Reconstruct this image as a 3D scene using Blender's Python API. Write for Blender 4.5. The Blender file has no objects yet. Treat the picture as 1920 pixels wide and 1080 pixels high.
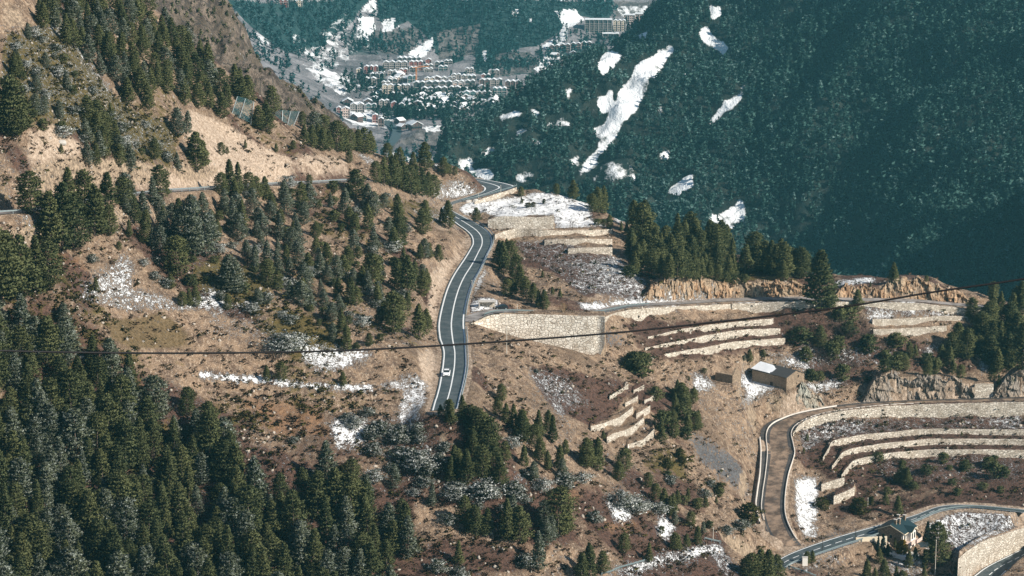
import bpy, math, random, bmesh
import numpy as np
from mathutils import Vector
random.seed(7); RNG = np.random.default_rng(7)
SC = bpy.context.scene; COL = SC.collection
# ---------------------------------------------------------------- camera, sky, sun, exposure
F = 4330.0; PITCH = math.radians(12.0); Z0 = 400.0
cam = bpy.data.cameras.new("camera"); camo = bpy.data.objects.new("camera", cam); COL.objects.link(camo)
camo.location = (0, 0, Z0); camo.rotation_euler = (math.pi/2 - PITCH, 0, 0)
cam.sensor_width = 36; cam.lens = 36*F/1920; cam.clip_start = 1; cam.clip_end = 30000
SC.camera = camo
SUN = Vector((0.72, -0.46, 0.56)).normalized()
w = bpy.data.worlds.new("World"); SC.world = w; w.use_nodes = True
nt = w.node_tree; bg = nt.nodes["Background"]; sky = nt.nodes.new("ShaderNodeTexSky")
sky.sky_type = 'NISHITA'; sky.sun_disc = False
sky.sun_elevation = math.asin(SUN.z); sky.sun_rotation = math.atan2(SUN.x, SUN.y)
sky.altitude = 1500
nt.links.new(sky.outputs[0], bg.inputs[0]); bg.inputs[1].default_value = 0.07
sl = bpy.data.lights.new("sun", 'SUN'); sl.energy = 4.6; sl.angle = math.radians(0.5); sl.color = (1, 0.93, 0.82)
so = bpy.data.objects.new("sun", sl); COL.objects.link(so); so.location = (300, 0, 900)
so.rotation_euler = (-SUN).to_track_quat('-Z', 'Y').to_euler()
SC.view_settings.view_transform = 'Standard'; SC.view_settings.look = 'None'
SC.view_settings.exposure = 0.60; SC.view_settings.gamma = 1.0
SC.cycles.max_bounces = 5; SC.cycles.diffuse_bounces = 2; SC.cycles.transparent_max_bounces = 8
SC.cycles.volume_bounces = 0
# ---------------------------------------------------------------- view geometry (photo pixels of 1920x1080 -> rays)
CP, SP = math.cos(PITCH), math.sin(PITCH)
def raydir(u, v):
    u = np.asarray(u, float); v = np.asarray(v, float)
    a = (u-960)/F; b = (540-v)/F
    return a, CP + b*SP, -SP + b*CP
def azdep(u, v):
    x, y, z = raydir(u, v); h = np.hypot(x, y)
    return np.arctan2(x, y), -z/h
def to_px(x, y, z):
    z = z - Z0
    f = y*CP - z*SP; up = y*SP + z*CP
    return 960 + F*x/f, 540 - F*up/f
def at_range(u, v, r):
    az, t = azdep(u, v); return np.stack([r*np.sin(az), r*np.cos(az), Z0 - r*t], -1)
def at_height(u, v, z):
    az, t = azdep(u, v); return at_range(u, v, (Z0 - z)/t)
# ---------------------------------------------------------------- value noise
_P = np.random.default_rng(3).random((256, 256))
def vnoise(x, y):
    xi = np.floor(x).astype(int); yi = np.floor(y).astype(int); fx = x-xi; fy = y-yi
    fx = fx*fx*(3-2*fx); fy = fy*fy*(3-2*fy)
    a = _P[xi & 255, yi & 255]; b = _P[(xi+1) & 255, yi & 255]; c = _P[xi & 255, (yi+1) & 255]; d = _P[(xi+1) & 255, (yi+1) & 255]
    return (a*(1-fx)+b*fx)*(1-fy) + (c*(1-fx)+d*fx)*fy - 0.5
def fbm(x, y, s, o=4, g=0.5):
    t = 0; a = 1.0
    for k in range(o):
        t = t + a*vnoise(x/s + 17.3*k, y/s - 9.1*k); s = s*0.5; a *= g
    return t
def sstep(a, b, x):
    t = np.clip((x-a)/(b-a), 0, 1); return t*t*(3-2*t)
# ---------------------------------------------------------------- smooth surface through surveyed points
def tps_fit(P, lam=1e-4):
    P = np.asarray(P, float); X = P[:, :2]/500; n = len(X)
    d = np.hypot(X[:, None, 0]-X[None, :, 0], X[:, None, 1]-X[None, :, 1])
    K = np.where(d > 0, d*d*np.log(np.maximum(d, 1e-9)), 0) + lam*np.eye(n)
    A = np.zeros((n+3, n+3)); A[:n, :n] = K; A[:n, n] = 1; A[:n, n+1:] = X; A[n, :n] = 1; A[n+1:, :n] = X.T
    s = np.linalg.solve(A, np.concatenate([P[:, 2], np.zeros(3)]))
    return X, s
def tps_eval(m, x, y):
    X, s = m; n = len(X); sh = x.shape; x = x.ravel()/500; y = y.ravel()/500
    out = np.empty_like(x)
    for i in range(0, len(x), 60000):
        a = x[i:i+60000]; b = y[i:i+60000]
        d2 = (a[:, None]-X[None, :, 0])**2 + (b[:, None]-X[None, :, 1])**2
        out[i:i+60000] = (0.5*d2*np.log(np.maximum(d2, 1e-18)))@s[:n] + s[n] + s[n+1]*a + s[n+2]*b
    return out.reshape(sh)
class Terrain:
    """height field on an azimuth x range grid around the viewpoint"""
    def __init__(self, az0, az1, na, r0, r1, nr):
        self.az = np.linspace(az0, az1, na); self.r = np.linspace(r0, r1, nr)
        self.A, self.R = np.meshgrid(self.az, self.r)           # [ir, ia]
        self.X = self.R*np.sin(self.A); self.Y = self.R*np.cos(self.A); self.Z = np.zeros_like(self.X)
    def height(self, x, y):
        x = np.asarray(x, float); y = np.asarray(y, float)
        a = (np.arctan2(x, y)-self.az[0])/(self.az[1]-self.az[0]); r = (np.hypot(x, y)-self.r[0])/(self.r[1]-self.r[0])
        a = np.clip(a, 0, len(self.az)-1.001); r = np.clip(r, 0, len(self.r)-1.001)
        ia = a.astype(int); ir = r.astype(int); fa = a-ia; fr = r-ir; Z = self.Z
        return (Z[ir, ia]*(1-fa)+Z[ir, ia+1]*fa)*(1-fr) + (Z[ir+1, ia]*(1-fa)+Z[ir+1, ia+1]*fa)*fr
    def hit(self, u, v):
        """first ground point along the sight line of a photo pixel; returns (n,3), range nan when missed"""
        u = np.atleast_1d(np.asarray(u, float)); v = np.atleast_1d(np.asarray(v, float)); az, t = azdep(u, v)
        a = np.clip((az-self.az[0])/(self.az[1]-self.az[0]), 0, len(self.az)-1.001); ia = a.astype(int); fa = a-ia
        out = np.full((len(u), 3), np.nan)
        for k in range(len(u)):
            col = self.Z[:, ia[k]]*(1-fa[k]) + self.Z[:, ia[k]+1]*fa[k]
            g = col - (Z0 - self.r*t[k]); i = np.argmax(g >= 0)
            if g[i] < 0: continue
            if i > 0: r = self.r[i-1] + (self.r[i]-self.r[i-1])*(-g[i-1])/(g[i]-g[i-1])
            else: r = self.r[0]
            out[k] = (r*math.sin(az[k]), r*math.cos(az[k]), Z0 - r*t[k])
        return out
    def px(self): return to_px(self.X, self.Y, self.Z)
# ---------------------------------------------------------------- materials
def mat(name):
    m = bpy.data.materials.new(name); m.use_nodes = True
    return m, m.node_tree, m.node_tree.nodes["Principled BSDF"]
class NB:
    def __init__(s, nt): s.t = nt; s.L = nt.links
    def n(s, ty, **kw):
        o = s.t.nodes.new(ty)
        for k, v in kw.items(): setattr(o, k, v)
        return o
    def set(s, sock, v):
        if hasattr(v, 'links') or isinstance(v, bpy.types.NodeSocket): s.L.new(v, sock)
        else: sock.default_value = v
    def math(s, op, a, b=0.0, c=None, clamp=False):
        o = s.n('ShaderNodeMath', operation=op, use_clamp=clamp); s.set(o.inputs[0], a); s.set(o.inputs[1], b)
        if c is not None: s.set(o.inputs[2], c)
        return o.outputs[0]
    def mix(s, f, a, b):
        o = s.n('ShaderNodeMix', data_type='RGBA'); s.set(o.inputs[0], f)
        s.set(o.inputs[6], a if not isinstance(a, tuple) else (*a, 1)); s.set(o.inputs[7], b if not isinstance(b, tuple) else (*b, 1))
        return o.outputs[2]
    def noise(s, vec, scale, detail=4, rough=0.6):
        o = s.n('ShaderNodeTexNoise'); s.L.new(vec, o.inputs['Vector']); o.inputs['Scale'].default_value = scale
        o.inputs['Detail'].default_value = detail; o.inputs['Roughness'].default_value = rough
        return o.outputs[0]
    def step(s, x, a, b):
        o = s.n('ShaderNodeMapRange', interpolation_type='SMOOTHSTEP'); s.set(o.inputs[0], x); o.inputs[1].default_value = a; o.inputs[2].default_value = b
        return o.outputs[0]
    def cover(s, m, n, amp, sharp=5.0):
        """mask value m broken up by a noise n"""
        x = s.math('MULTIPLY_ADD', s.math('SUBTRACT', n, 0.5), amp, m)
        return s.math('MULTIPLY_ADD', s.math('SUBTRACT', x, 0.5), sharp, 0.5, clamp=True)
    def pos(s): return s.n('ShaderNodeNewGeometry').outputs['Position']
    def scaled(s, vec, x, y, z):
        o = s.n('ShaderNodeVectorMath', operation='MULTIPLY'); s.L.new(vec, o.inputs[0]); o.inputs[1].default_value = (x, y, z); return o.outputs[0]
    def bump(s, h, dist, strength=1.0):
        o = s.n('ShaderNodeBump'); s.L.new(h, o.inputs['Height']); o.inputs['Distance'].default_value = dist; o.inputs['Strength'].default_value = strength
        return o.outputs[0]
def simple(name, col, rough=0.8, var=0.25, scale=1.5, metal=0.0):
    """a plain painted / rendered surface with mottled wear"""
    m, t, b = mat(name); k = NB(t); n = k.noise(k.pos(), scale, 5)
    f = k.math('MULTIPLY_ADD', k.math('SUBTRACT', n, 0.5), var*2, 1.0)
    o = k.n('ShaderNodeVectorMath', operation='SCALE'); o.inputs[0].default_value = col; k.L.new(f, o.inputs['Scale'])
    k.L.new(o.outputs[0], b.inputs['Base Color']); b.inputs['Roughness'].default_value = rough; b.inputs['Metallic'].default_value = metal
    b.inputs['Specular IOR Level'].default_value = 0.3
    return m
# ---------------------------------------------------------------- mesh + object helpers
def tag(o, label=None, cat=None, group=None, kind=None):
    if label: o['label'] = label
    if cat: o['category'] = cat
    if group: o['group'] = group
    if kind: o['kind'] = kind
    return o
def obj(name, me, m=None, parent=None, label=None, cat=None, group=None, kind=None):
    o = bpy.data.objects.new(name, me); COL.objects.link(o)
    if m is not None and not me.materials: me.materials.append(m)
    if parent is not None: o.parent = parent
    return tag(o, label, cat, group, kind)
def empty(name, loc, label, cat, group=None, rz=0.0):
    o = bpy.data.objects.new(name, None); COL.objects.link(o); o.location = loc; o.rotation_euler = (0, 0, rz); o.empty_display_size = 0.5
    return tag(o, label, cat, group)
def mesh(name, V, faces, smooth=False):
    me = bpy.data.meshes.new(name); me.from_pydata([tuple(map(float, p)) for p in V], [], faces); me.update()
    if smooth: me.shade_smooth()
    return me
def quad_mesh(name, V, Q, smooth=False):
    """fast mesh from an (n,3) array and an (m,4) index array"""
    V = np.asarray(V, np.float32); Q = np.asarray(Q, np.int32)
    me = bpy.data.meshes.new(name); me.vertices.add(len(V)); me.vertices.foreach_set('co', V.ravel())
    k = Q.shape[1]; me.loops.add(len(Q)*k); me.loops.foreach_set('vertex_index', Q.ravel())
    me.polygons.add(len(Q)); me.polygons.foreach_set('loop_start', np.arange(0, len(Q)*k, k, dtype=np.int32))
    me.update(calc_edges=True)
    if smooth: me.shade_smooth()
    return me
def grid_quads(nr, nc):
    i = np.arange(nr*nc).reshape(nr, nc)
    return np.stack([i[:-1, :-1].ravel(), i[:-1, 1:].ravel(), i[1:, 1:].ravel(), i[1:, :-1].ravel()], -1)
def vcol(me, name, C):
    a = me.color_attributes.new(name, 'FLOAT_COLOR', 'POINT'); a.data.foreach_set('color', np.asarray(C, np.float32).ravel())
class MB:
    """collects simple solids into one mesh"""
    def __init__(s): s.V = []; s.Fc = []
    def add(s, V, Fc):
        n = len(s.V); s.V += [tuple(p) for p in V]; s.Fc += [tuple(i+n for i in f) for f in Fc]; return s
    def box(s, x0, x1, y0, y1, z0, z1):
        return s.add([(x0,y0,z0),(x1,y0,z0),(x1,y1,z0),(x0,y1,z0),(x0,y0,z1),(x1,y0,z1),(x1,y1,z1),(x0,y1,z1)],
                     [(0,3,2,1),(4,5,6,7),(0,1,5,4),(1,2,6,5),(2,3,7,6),(3,0,4,7)])
    def prism(s, poly, axis, a, b):
        """polygon extruded along an axis: poly of 2-d points in the other two axes"""
        n = len(poly); V = []
        for t in (a, b):
            for p, q in poly: V.append((t, p, q) if axis == 'x' else ((p, t, q) if axis == 'y' else (p, q, t)))
        return s.add(V, [tuple(range(n-1, -1, -1)), tuple(range(n, 2*n))] + [(i, (i+1) % n, n+(i+1) % n, n+i) for i in range(n)])
    def tube(s, pts, rad, k=6):
        pts = [Vector(p) for p in pts]; n0 = len(s.V); rr = rad if hasattr(rad, '__len__') else [rad]*len(pts); rings = []
        for i, p in enumerate(pts):
            d = (pts[min(i+1, len(pts)-1)]-pts[max(i-1, 0)]).normalized()
            a = d.cross(Vector((0, 0, 1)) if abs(d.z) < 0.9 else Vector((1, 0, 0))).normalized(); b = d.cross(a)
            rings.append([len(s.V)+j for j in range(k)])
            s.V += [tuple(p + rr[i]*(math.cos(2*math.pi*j/k)*a + math.sin(2*math.pi*j/k)*b)) for j in range(k)]
        for A, B in zip(rings, rings[1:]): s.Fc += [(A[j], A[(j+1) % k], B[(j+1) % k], B[j]) for j in range(k)]
        s.Fc += [tuple(reversed(rings[0])), tuple(rings[-1])]
        return s
    def mesh(s, name, smooth=False): return mesh(name, s.V, s.Fc, smooth)
def catmull(P, n):
    P = np.asarray(P, float); Q = np.vstack([2*P[0]-P[1], P, 2*P[-1]-P[-2]]); out = []
    for i in range(len(P)-1):
        a, b, c, d = Q[i:i+4]
        for t in np.linspace(0, 1, n, endpoint=False):
            out.append(0.5*((2*b)+(c-a)*t+(2*a-5*b+4*c-d)*t*t+(3*b-a-3*c+d)*t**3))
    out.append(P[-1]); return np.array(out)
def in_poly(px, py, poly):
    c = np.zeros(px.shape, bool); n = len(poly)
    for i in range(n):
        (x1, y1), (x2, y2) = poly[i], poly[(i+1) % n]
        if y1 == y2: continue
        c ^= ((y1 > py) != (y2 > py)) & (px < (x2-x1)*(py-y1)/(y2-y1) + x1)
    return c
# ================================================================ TERRAIN: the near hillside
pts = []
def P(u, v, r): pts.append(at_range(u, v, r))
def ridge(u, v, r, s=1.0):
    p = at_range(u, v, r); pts.append(p); d = np.array([p[0], p[1]])/r
    for dr, dz in ((45, -20), (110, -70)): pts.append(np.array([*(d*(r+dr)), p[2]+dz*s]))
for q in """-250 1080 470;-250 590 535;-250 300 585;-250 0 640;0 1080 495;0 850 520;0 600 548;0 470 562;0 390 576;0 330 588;0 200 612;0 0 650
200 1080 500;200 850 528;200 700 550;200 600 568;200 500 585;200 400 606;200 330 625;200 200 660;200 100 690;200 0 730
330 1080 503;330 850 538;330 700 562;330 550 594;330 420 635;330 350 662;330 200 715;330 120 755
450 1080 503;450 900 530;450 700 570;450 600 592;450 500 622;450 420 660;450 350 698;450 280 745
640 1080 505;640 900 540;640 780 562;640 700 580;640 600 612;640 500 655;640 420 702;640 345 758;640 300 795
760 900 545;760 770 566;760 650 602;760 550 652;760 450 725;760 380 785;760 335 835
940 700 606;1000 650 640;1110 668 660;1000 750 600;1100 750 628;1200 700 676;1200 640 700;1200 760 648;1150 840 606;1000 830 572;900 830 556
900 960 530;1000 960 538;1000 1080 515;1150 960 560;1150 1080 530;1300 900 616;1300 800 656;1300 1000 580;1300 1080 552;1400 1040 582;1330 700 700;1330 620 738;1330 570 762
1440 790 712;1425 900 664;1475 1000 622;1550 765 726;1750 752 738;1913 748 742;1475 1050 606;1640 995 638;1757 952 662;1850 948 668
1600 850 694;1750 850 704;1900 850 712;1750 900 686;1900 900 694;1680 1030 626;1850 1000 648;1913 1035 636;1750 1075 612;1600 1075 596
1450 680 742;1600 680 754;1750 680 764;1900 680 774;1450 730 726;1500 565 770;1700 568 785;1870 580 792;2100 600 800;2100 800 725;2100 1000 650
960 400 838;1050 390 852;1100 430 818;1050 480 776;1050 540 728;1150 540 742;1200 500 776;1250 480 800;1130 590 692;1000 588 682;930 640 628;1150 460 800;1320 530 785""".replace('\n', ';').split(';'):
    P(*map(float, q.split()))
for q in "300 32 800;400 142 830;500 200 850;560 228 866;640 256 850;700 288 858;760 304 876;830 306 905;905 338 942;1000 368 884;1100 384 884;1200 440 850;1400 492 822;1500 518 818;1600 523 822;1750 530 826;1850 562 822;2050 575 830".split(';'):
    ridge(*map(float, q.split()))
ridge(100, -130, 760); ridge(-200, -250, 740)
MAINZ = Z0 - 150.0
MAIN = np.array([[float(a) for a in q.split()] for q in """808 770 833 768 860 766;813 752 838 750 864 748;816 744 840.5 741 866 739;821.7 722 845.5 724 869.5 726;825 702 849.5 702 874.4 702;827.8 684 851.7 684 876.4 684;829.7 662 851.7 662 875.8 662
826 645 850.5 647 875 648;821.7 633 848.5 632 874.7 633;820 607 846.7 607 872.3 607;826.7 573 850.7 577 874.3 580;836.7 540 859 546 881 551;850 513 870 520 890 527;870 483 887 494 902 506;881 465 898 471 914 479
885 455 902 459 922 463;882 442 903 446 924.5 449;871 431 896.7 434 919 436;858 422 882 423 904 424;848 414 862 413 880 411;836 405 848 403 860 401;828 395 836 394 846 393;832 386 840 387 848 388;848 378 850 380 852 382
872 370.4 873 373.5 875 376;894.6 363.5 896 367.3 897 371;904.5 358.5 922 360 932 361.5;905.5 354 934.5 353 966 350.5;902 349.5 929 347.5 955 345;896 345.5 912 343 928 339.5;887 341.5 892 339.5 903 335.5;876 339.5 878 337 880 333;850 341 852 338 856 333""".replace('\n', ';').split(';')])
for i in range(0, len(MAIN), 2): pts.append(at_height(MAIN[i, 2], MAIN[i, 3], MAINZ))
HS = tps_fit(pts, 3e-4)
AZ0, AZ1 = azdep(-370, 540)[0], azdep(2330, 540)[0]
T1 = Terrain(AZ0, AZ1, 1080, 432.0, 1012.0, 640)
_c = Terrain(AZ0, AZ1, 270, 432.0, 1012.0, 161); _c.Z = tps_eval(HS, _c.X, _c.Y)
T1.Z = _c.height(T1.X, T1.Y)
_x, _y = T1.X, T1.Y
rough = 3.2*fbm(_x, _y, 70, 2) + 3.4*fbm(_x+0.5*_y, _y, 26, 2) + 1.5*fbm(_x, _y, 9, 2) + 0.75*fbm(_x, _y, 3.2, 3, .6)
T1.Z += rough
def seg_near(T, C, reach):
    """nearest point of a road centre line (n,3) for the grid vertices in reach: index, distance, height"""
    lo, hi = C[:, :2].min(0)-reach, C[:, :2].max(0)+reach
    idx = np.nonzero((T.X > lo[0]) & (T.X < hi[0]) & (T.Y > lo[1]) & (T.Y < hi[1])); x = T.X[idx]; y = T.Y[idx]
    best = np.full(x.shape, 1e9); zz = np.zeros_like(x)
    for a, b in zip(C[:-1], C[1:]):
        d = b[:2]-a[:2]; L = d@d
        if L < 1e-9: continue
        t = np.clip(((x-a[0])*d[0]+(y-a[1])*d[1])/L, 0, 1); q = np.hypot(x-a[0]-t*d[0], y-a[1]-t*d[1])
        m = q < best; best = np.where(m, q, best); zz = np.where(m, a[2]+t*(b[2]-a[2]), zz)
    return idx, best, zz
def flatten(T, C, half, blend, drop=0.2):
    idx, d, z = seg_near(T, C, half+blend)
    wgt = 1-sstep(0, blend, d-half)
    T.Z[idx] = T.Z[idx]*(1-wgt) + (z-drop)*wgt
def smooth_z(z, n=8):
    for _ in range(n): z = np.concatenate([[z[0]], (z[:-2]+2*z[1:-1]+z[2:])/4, [z[-1]]])
    return z
class Road: pass
def road_from_edges(L, C, R, z):
    """edges and centre line (photo pixels) laid on level cross-sections of height z"""
    r = Road(); r.L = at_height(L[:, 0], L[:, 1], z); r.C = at_height(C[:, 0], C[:, 1], z); r.R = at_height(R[:, 0], R[:, 1], z); return r
def road_from_center(px, width, n=6, zoff=0.0):
    """a road of even width along ground points seen at the given pixels"""
    px = catmull(np.array(px, float), n); H = T1.hit(px[:, 0], px[:, 1])
    r = np.hypot(H[:, 0], H[:, 1]); z = smooth_z(H[:, 2], 12) + zoff
    r2 = smooth_z(r, 12); az, t = azdep(px[:, 0], px[:, 1]); r3 = (Z0-z)/t; r3 = np.where(abs(r3-r2) < 25, r3, r2)
    C = np.stack([r3*np.sin(az), r3*np.cos(az), z], -1); C[:, 0] = smooth_z(C[:, 0], 3); C[:, 1] = smooth_z(C[:, 1], 3)
    d = np.gradient(C[:, :2], axis=0); d /= np.linalg.norm(d, axis=1)[:, None]; nrm = np.stack([-d[:, 1], d[:, 0], 0*d[:, 0]], -1)
    o = Road(); o.C = C; o.L = C+nrm*width/2; o.R = C-nrm*width/2; return o
m_ = catmull(MAIN, 6)
main_road = road_from_edges(m_[:, 0:2], m_[:, 2:4], m_[:, 4:6], MAINZ)
flatten(T1, main_road.C, 4.6, 6)
upper_road = road_from_center([(-90, 402), (40, 396), (150, 378), (270, 361), (350, 356), (430, 350), (500, 346), (580, 342), (640, 339), (700, 340)], 6.0)
flatten(T1, upper_road.C, 3.6, 5)
branch_road = road_from_center([(874, 603), (892, 592), (930, 583), (1010, 585), (1105, 586), (1135, 582), (1180, 573), (1270, 568), (1373, 561), (1513, 559), (1600, 561), (1713, 563), (1813, 572), (1890, 577), (2010, 580)], 5.0)
flatten(T1, branch_road.C, 3.2, 4)
GL = catmull([(2010, 739), (1913, 744), (1713, 750), (1613, 755), (1547, 763), (1493, 773), (1463, 782), (1437, 794), (1425, 812), (1427, 850), (1425, 890), (1420, 925), (1418, 957), (1432, 1000), (1460, 1026)], 6)
GR = catmull([(2010, 748), (1913, 753), (1713, 758), (1647, 762), (1580, 770), (1530, 780), (1497, 795), (1484, 812), (1488, 835), (1490, 853), (1478, 893), (1472, 937), (1474, 970), (1488, 1003), (1503, 1022)], 6)
_m = (GL+GR)/2; H = T1.hit(_m[:, 0], _m[:, 1]); gz = smooth_z(np.minimum.accumulate(smooth_z(H[:, 2], 10)), 6)
gravel_road = road_from_edges(GL, _m, GR, gz); flatten(T1, gravel_road.C, 5.0, 5)
VL = catmull([(1400, 1080), (1440, 1062), (1470, 1043), (1513, 1025), (1580, 1003), (1637, 987), (1710, 967), (1757, 950), (1797, 946), (1847, 948), (1930, 956)], 6)
VR = catmull([(1420, 1100), (1452, 1082), (1482, 1060), (1513, 1048), (1580, 1025), (1637, 1007), (1717, 979), (1763, 960), (1810, 953), (1847, 954), (1925, 962)], 6)
_m = (VL+VR)/2; H = T1.hit(_m[:, 0], _m[:, 1]); vz = smooth_z(np.full(len(_m), np.nanmean(H[:, 2])) + 0*H[:, 2])
valley_road = road_from_edges(VL, _m, VR, vz); flatten(T1, valley_road.C, 4.5, 5)
KL = catmull([(1800, 1100), (1827, 1078), (1853, 1060), (1913, 1030), (1990, 985)], 6); KR = catmull([(1850, 1105), (1880, 1080), (1893, 1068), (1925, 1050), (2005, 1005)], 6)
_m = (KL+KR)/2; lower_road = road_from_edges(KL, _m, KR, Z0-213.5); flatten(T1, lower_road.C, 4.2, 2.5)
for i, q in enumerate((main_road, upper_road, branch_road, gravel_road, valley_road, lower_road)):
    wd = np.linalg.norm(q.L-q.R, axis=1); print('road', i, 'z %.0f..%.0f' % (q.C[:, 2].min(), q.C[:, 2].max()), 'width', wd.min().round(1), np.median(wd).round(1), wd.max().round(1), 'r', np.hypot(q.C[:, 0], q.C[:, 1]).min().round(), np.hypot(q.C[:, 0], q.C[:, 1]).max().round())
# ---------------------------------------------------------------- stone walls and rock faces: stepped ground behind, a standing face in front
def survey(px, n, T=T1):
    q = catmull(np.array(px, float), n); H = T.hit(q[:, 0], q[:, 2])
    r = smooth_z(np.hypot(H[:, 0], H[:, 1]), 50); az, tb = azdep(q[:, 0], q[:, 2]); _, tt = azdep(q[:, 0], q[:, 1])
    return az, r, Z0-r*tb, Z0-r*tt
def step_ground(az, r, ztop, depth=7.0, T=T1, sink=0.12):
    """ground behind the face filled level with its top"""
    o = np.argsort(az); a = az[o]; ia = np.nonzero((T.az >= a[0]) & (T.az <= a[-1]))[0]
    rw = np.interp(T.az[ia], a, r[o]); zt = np.interp(T.az[ia], a, ztop[o])
    d = T.R[:, ia]-rw; blk = T.Z[:, ia]; m = (d > 0.95) & (d < depth)
    T.Z[:, ia] = np.where(m, np.maximum(blk, zt-sink-0.02*d), blk)
FACES = []
def face(name, px, n=10, thick=2.3, depth=7.0, disp=0.02, rows=None, **k):
    az, r, zb, zt = survey(px, n)
    if 'top' in k or 'even' in k:      # a wall on a level line: the ground in front is cut down to its foot
        q = catmull(np.array(px, float), n); _, tb = azdep(q[:, 0], q[:, 2]); _, tt = azdep(q[:, 0], q[:, 1])
        r = (Z0-k['top'])/tt if 'top' in k else 0*r+r.mean()+k['even']*np.linspace(-1, 1, len(r)); zb = Z0-r*tb; zt = Z0-r*tt
        o_ = np.argsort(az); ia = np.nonzero((T1.az >= az.min()) & (T1.az <= az.max()))[0]; rw = np.interp(T1.az[ia], az[o_], r[o_]); cap = Z0-T1.R[:, ia]*np.interp(T1.az[ia], az[o_], tb[o_]); d_ = T1.R[:, ia]-rw
        T1.Z[:, ia] = np.where((d_ > -40) & (d_ < .95), np.minimum(T1.Z[:, ia], cap-.05), T1.Z[:, ia])
    zt = np.maximum(zt, zb+0.4); step_ground(az, r, zt, depth); FACES.append((name, az, r, zb, zt, thick, disp, rows, k))
# list of faces, nearest first: (u, v of the top, v of the foot)
W = 'terrace_wall'
face('retaining_wall', [(1795, 1048, 1090), (1813, 1033, 1084), (1847, 1013, 1064), (1913, 991, 1031), (1985, 960, 990)], depth=9, lab='tall cream stone retaining wall curving beside the lowest road')
face(W, [(1563, 930, 946), (1583, 922, 938), (1602, 913, 929)], 6, lab='short stone terrace wall standing just above the paved valley road')
face(W, [(1540, 908, 921), (1560, 901, 915), (1583, 895, 908)], 6, lab='short stone terrace wall end beside the snow patch of the brown track')
face(W, [(1578, 890, 897), (1588, 876, 887), (1603, 863, 875), (1647, 853, 864), (1700, 846, 857), (1747, 843, 855), (1830, 843, 855), (1980, 845, 857)], lab='lowest of the three long terrace walls below the brown track')
face(W, [(1560, 873, 879), (1570, 860, 869), (1585, 845, 856), (1633, 835, 845), (1690, 828, 839), (1747, 823, 834), (1830, 823, 834), (1980, 824, 835)], lab='middle one of the three long terrace walls below the brown track')
face(W, [(1543, 857, 864), (1553, 840, 850), (1565, 826, 836), (1620, 815, 825), (1680, 809, 819), (1740, 804, 814), (1830, 805, 815), (1980, 806, 816)], lab='topmost of the three long terrace walls below the brown track')
face('retaining_wall', [(1487, 812, 818), (1500, 795, 806), (1530, 781, 796), (1580, 771, 786), (1647, 763, 779), (1713, 759, 779), (1780, 757, 781), (1850, 755, 780), (1913, 754, 778), (2000, 750, 772)], depth=3, lab='long stone retaining wall carrying the brown track on its outer edge')
face(W, [(1177, 833, 842), (1192, 829, 838), (1207, 823, 833), (1216, 815, 827), (1227, 803, 818)], 6, lab='lowest curved wall of the stepped stone terraces in the middle slope')
face(W, [(1138, 820, 832), (1152, 812, 823), (1170, 808, 819), (1190, 797, 809), (1207, 783, 796)], 6, lab='second lowest wall of the stepped terraces in the middle slope')
face(W, [(1108, 799, 808), (1125, 795, 806), (1145, 789, 801), (1165, 780, 793), (1187, 762, 776)], 6, lab='long bent wall at the left of the stepped terraces in the middle slope')
face(W, [(1193, 775, 785), (1205, 769, 779), (1219, 760, 772)], 6, lab='short middle wall on the right of the stepped terraces in the middle slope')
face(W, [(1208, 750, 758), (1218, 746, 754), (1228, 737, 749)], 6, lab='short upper wall on the right of the stepped terraces in the middle slope')
face(W, [(1172, 755, 763), (1184, 749, 757), (1196, 741, 751)], 6, lab='short wall in the middle of the stepped terraces in the middle slope')
face(W, [(1143, 742, 749), (1160, 732, 741), (1178, 720, 729)], 6, lab='uppermost left wall of the stepped terraces in the middle slope')
face(W, [(1188, 731, 738), (1197, 727, 734), (1208, 721, 729)], 6, lab='uppermost right wall of the stepped terraces in the middle slope')
# rock cut faces above the brown track
face('rock_face', [(1476, 776, 777), (1490, 745, 774), (1503, 722, 771), (1520, 735, 767), (1545, 757, 763)], 14, depth=10, disp=1.5, thick=4, lab='grey triangular rock')
face('rock_face', [(1614, 752, 754), (1640, 715, 752), (1665, 700, 751), (1690, 708, 750), (1720, 708, 749), (1750, 712, 749), (1790, 716, 748), (1828, 722, 747)], 16, depth=10, disp=1.9, thick=4, lab='b')
face('rock_face', [(1858, 742, 746), (1875, 722, 745), (1895, 703, 744), (1925, 690, 743), (2000, 685, 740)], 14, depth=10, disp=1.9, thick=4, lab='c')
face('retaining_wall', [(1826, 720, 747), (1845, 719, 746), (1862, 720, 745)], 6, depth=5, lab='small stone wall wedged between two rock faces above the brown track')
# terraces right of the middle, under the branch road
face(W, [(1215, 671, 677), (1235, 667, 674), (1280, 658, 668), (1330, 650, 659), (1363, 643, 654), (1410, 638, 648), (1472, 634, 645)], 8, lab='lowest of the three curved terrace walls above the stone barn')
face(W, [(1210, 652, 657), (1230, 648, 655), (1280, 638, 647), (1340, 626, 636), (1397, 618, 627), (1463, 616, 624)], 8, lab='middle one of the three curved terrace walls above the stone barn')
face(W, [(1215, 631, 635), (1240, 626, 632), (1280, 617, 625), (1340, 608, 617), (1397, 602, 611), (1450, 597, 606)], 8, lab='topmost of the three curved terrace walls above the stone barn')
face(W, [(1637, 617, 629), (1690, 616, 628), (1740, 613, 623), (1775, 611, 619)], 8, lab='lower one of the two terrace walls left of the dark pine clump')
face(W, [(1636, 598, 608), (1700, 597, 607), (1760, 593, 602), (1815, 593, 600)], 8, lab='upper one of the two terrace walls left of the dark pine clump')
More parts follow.
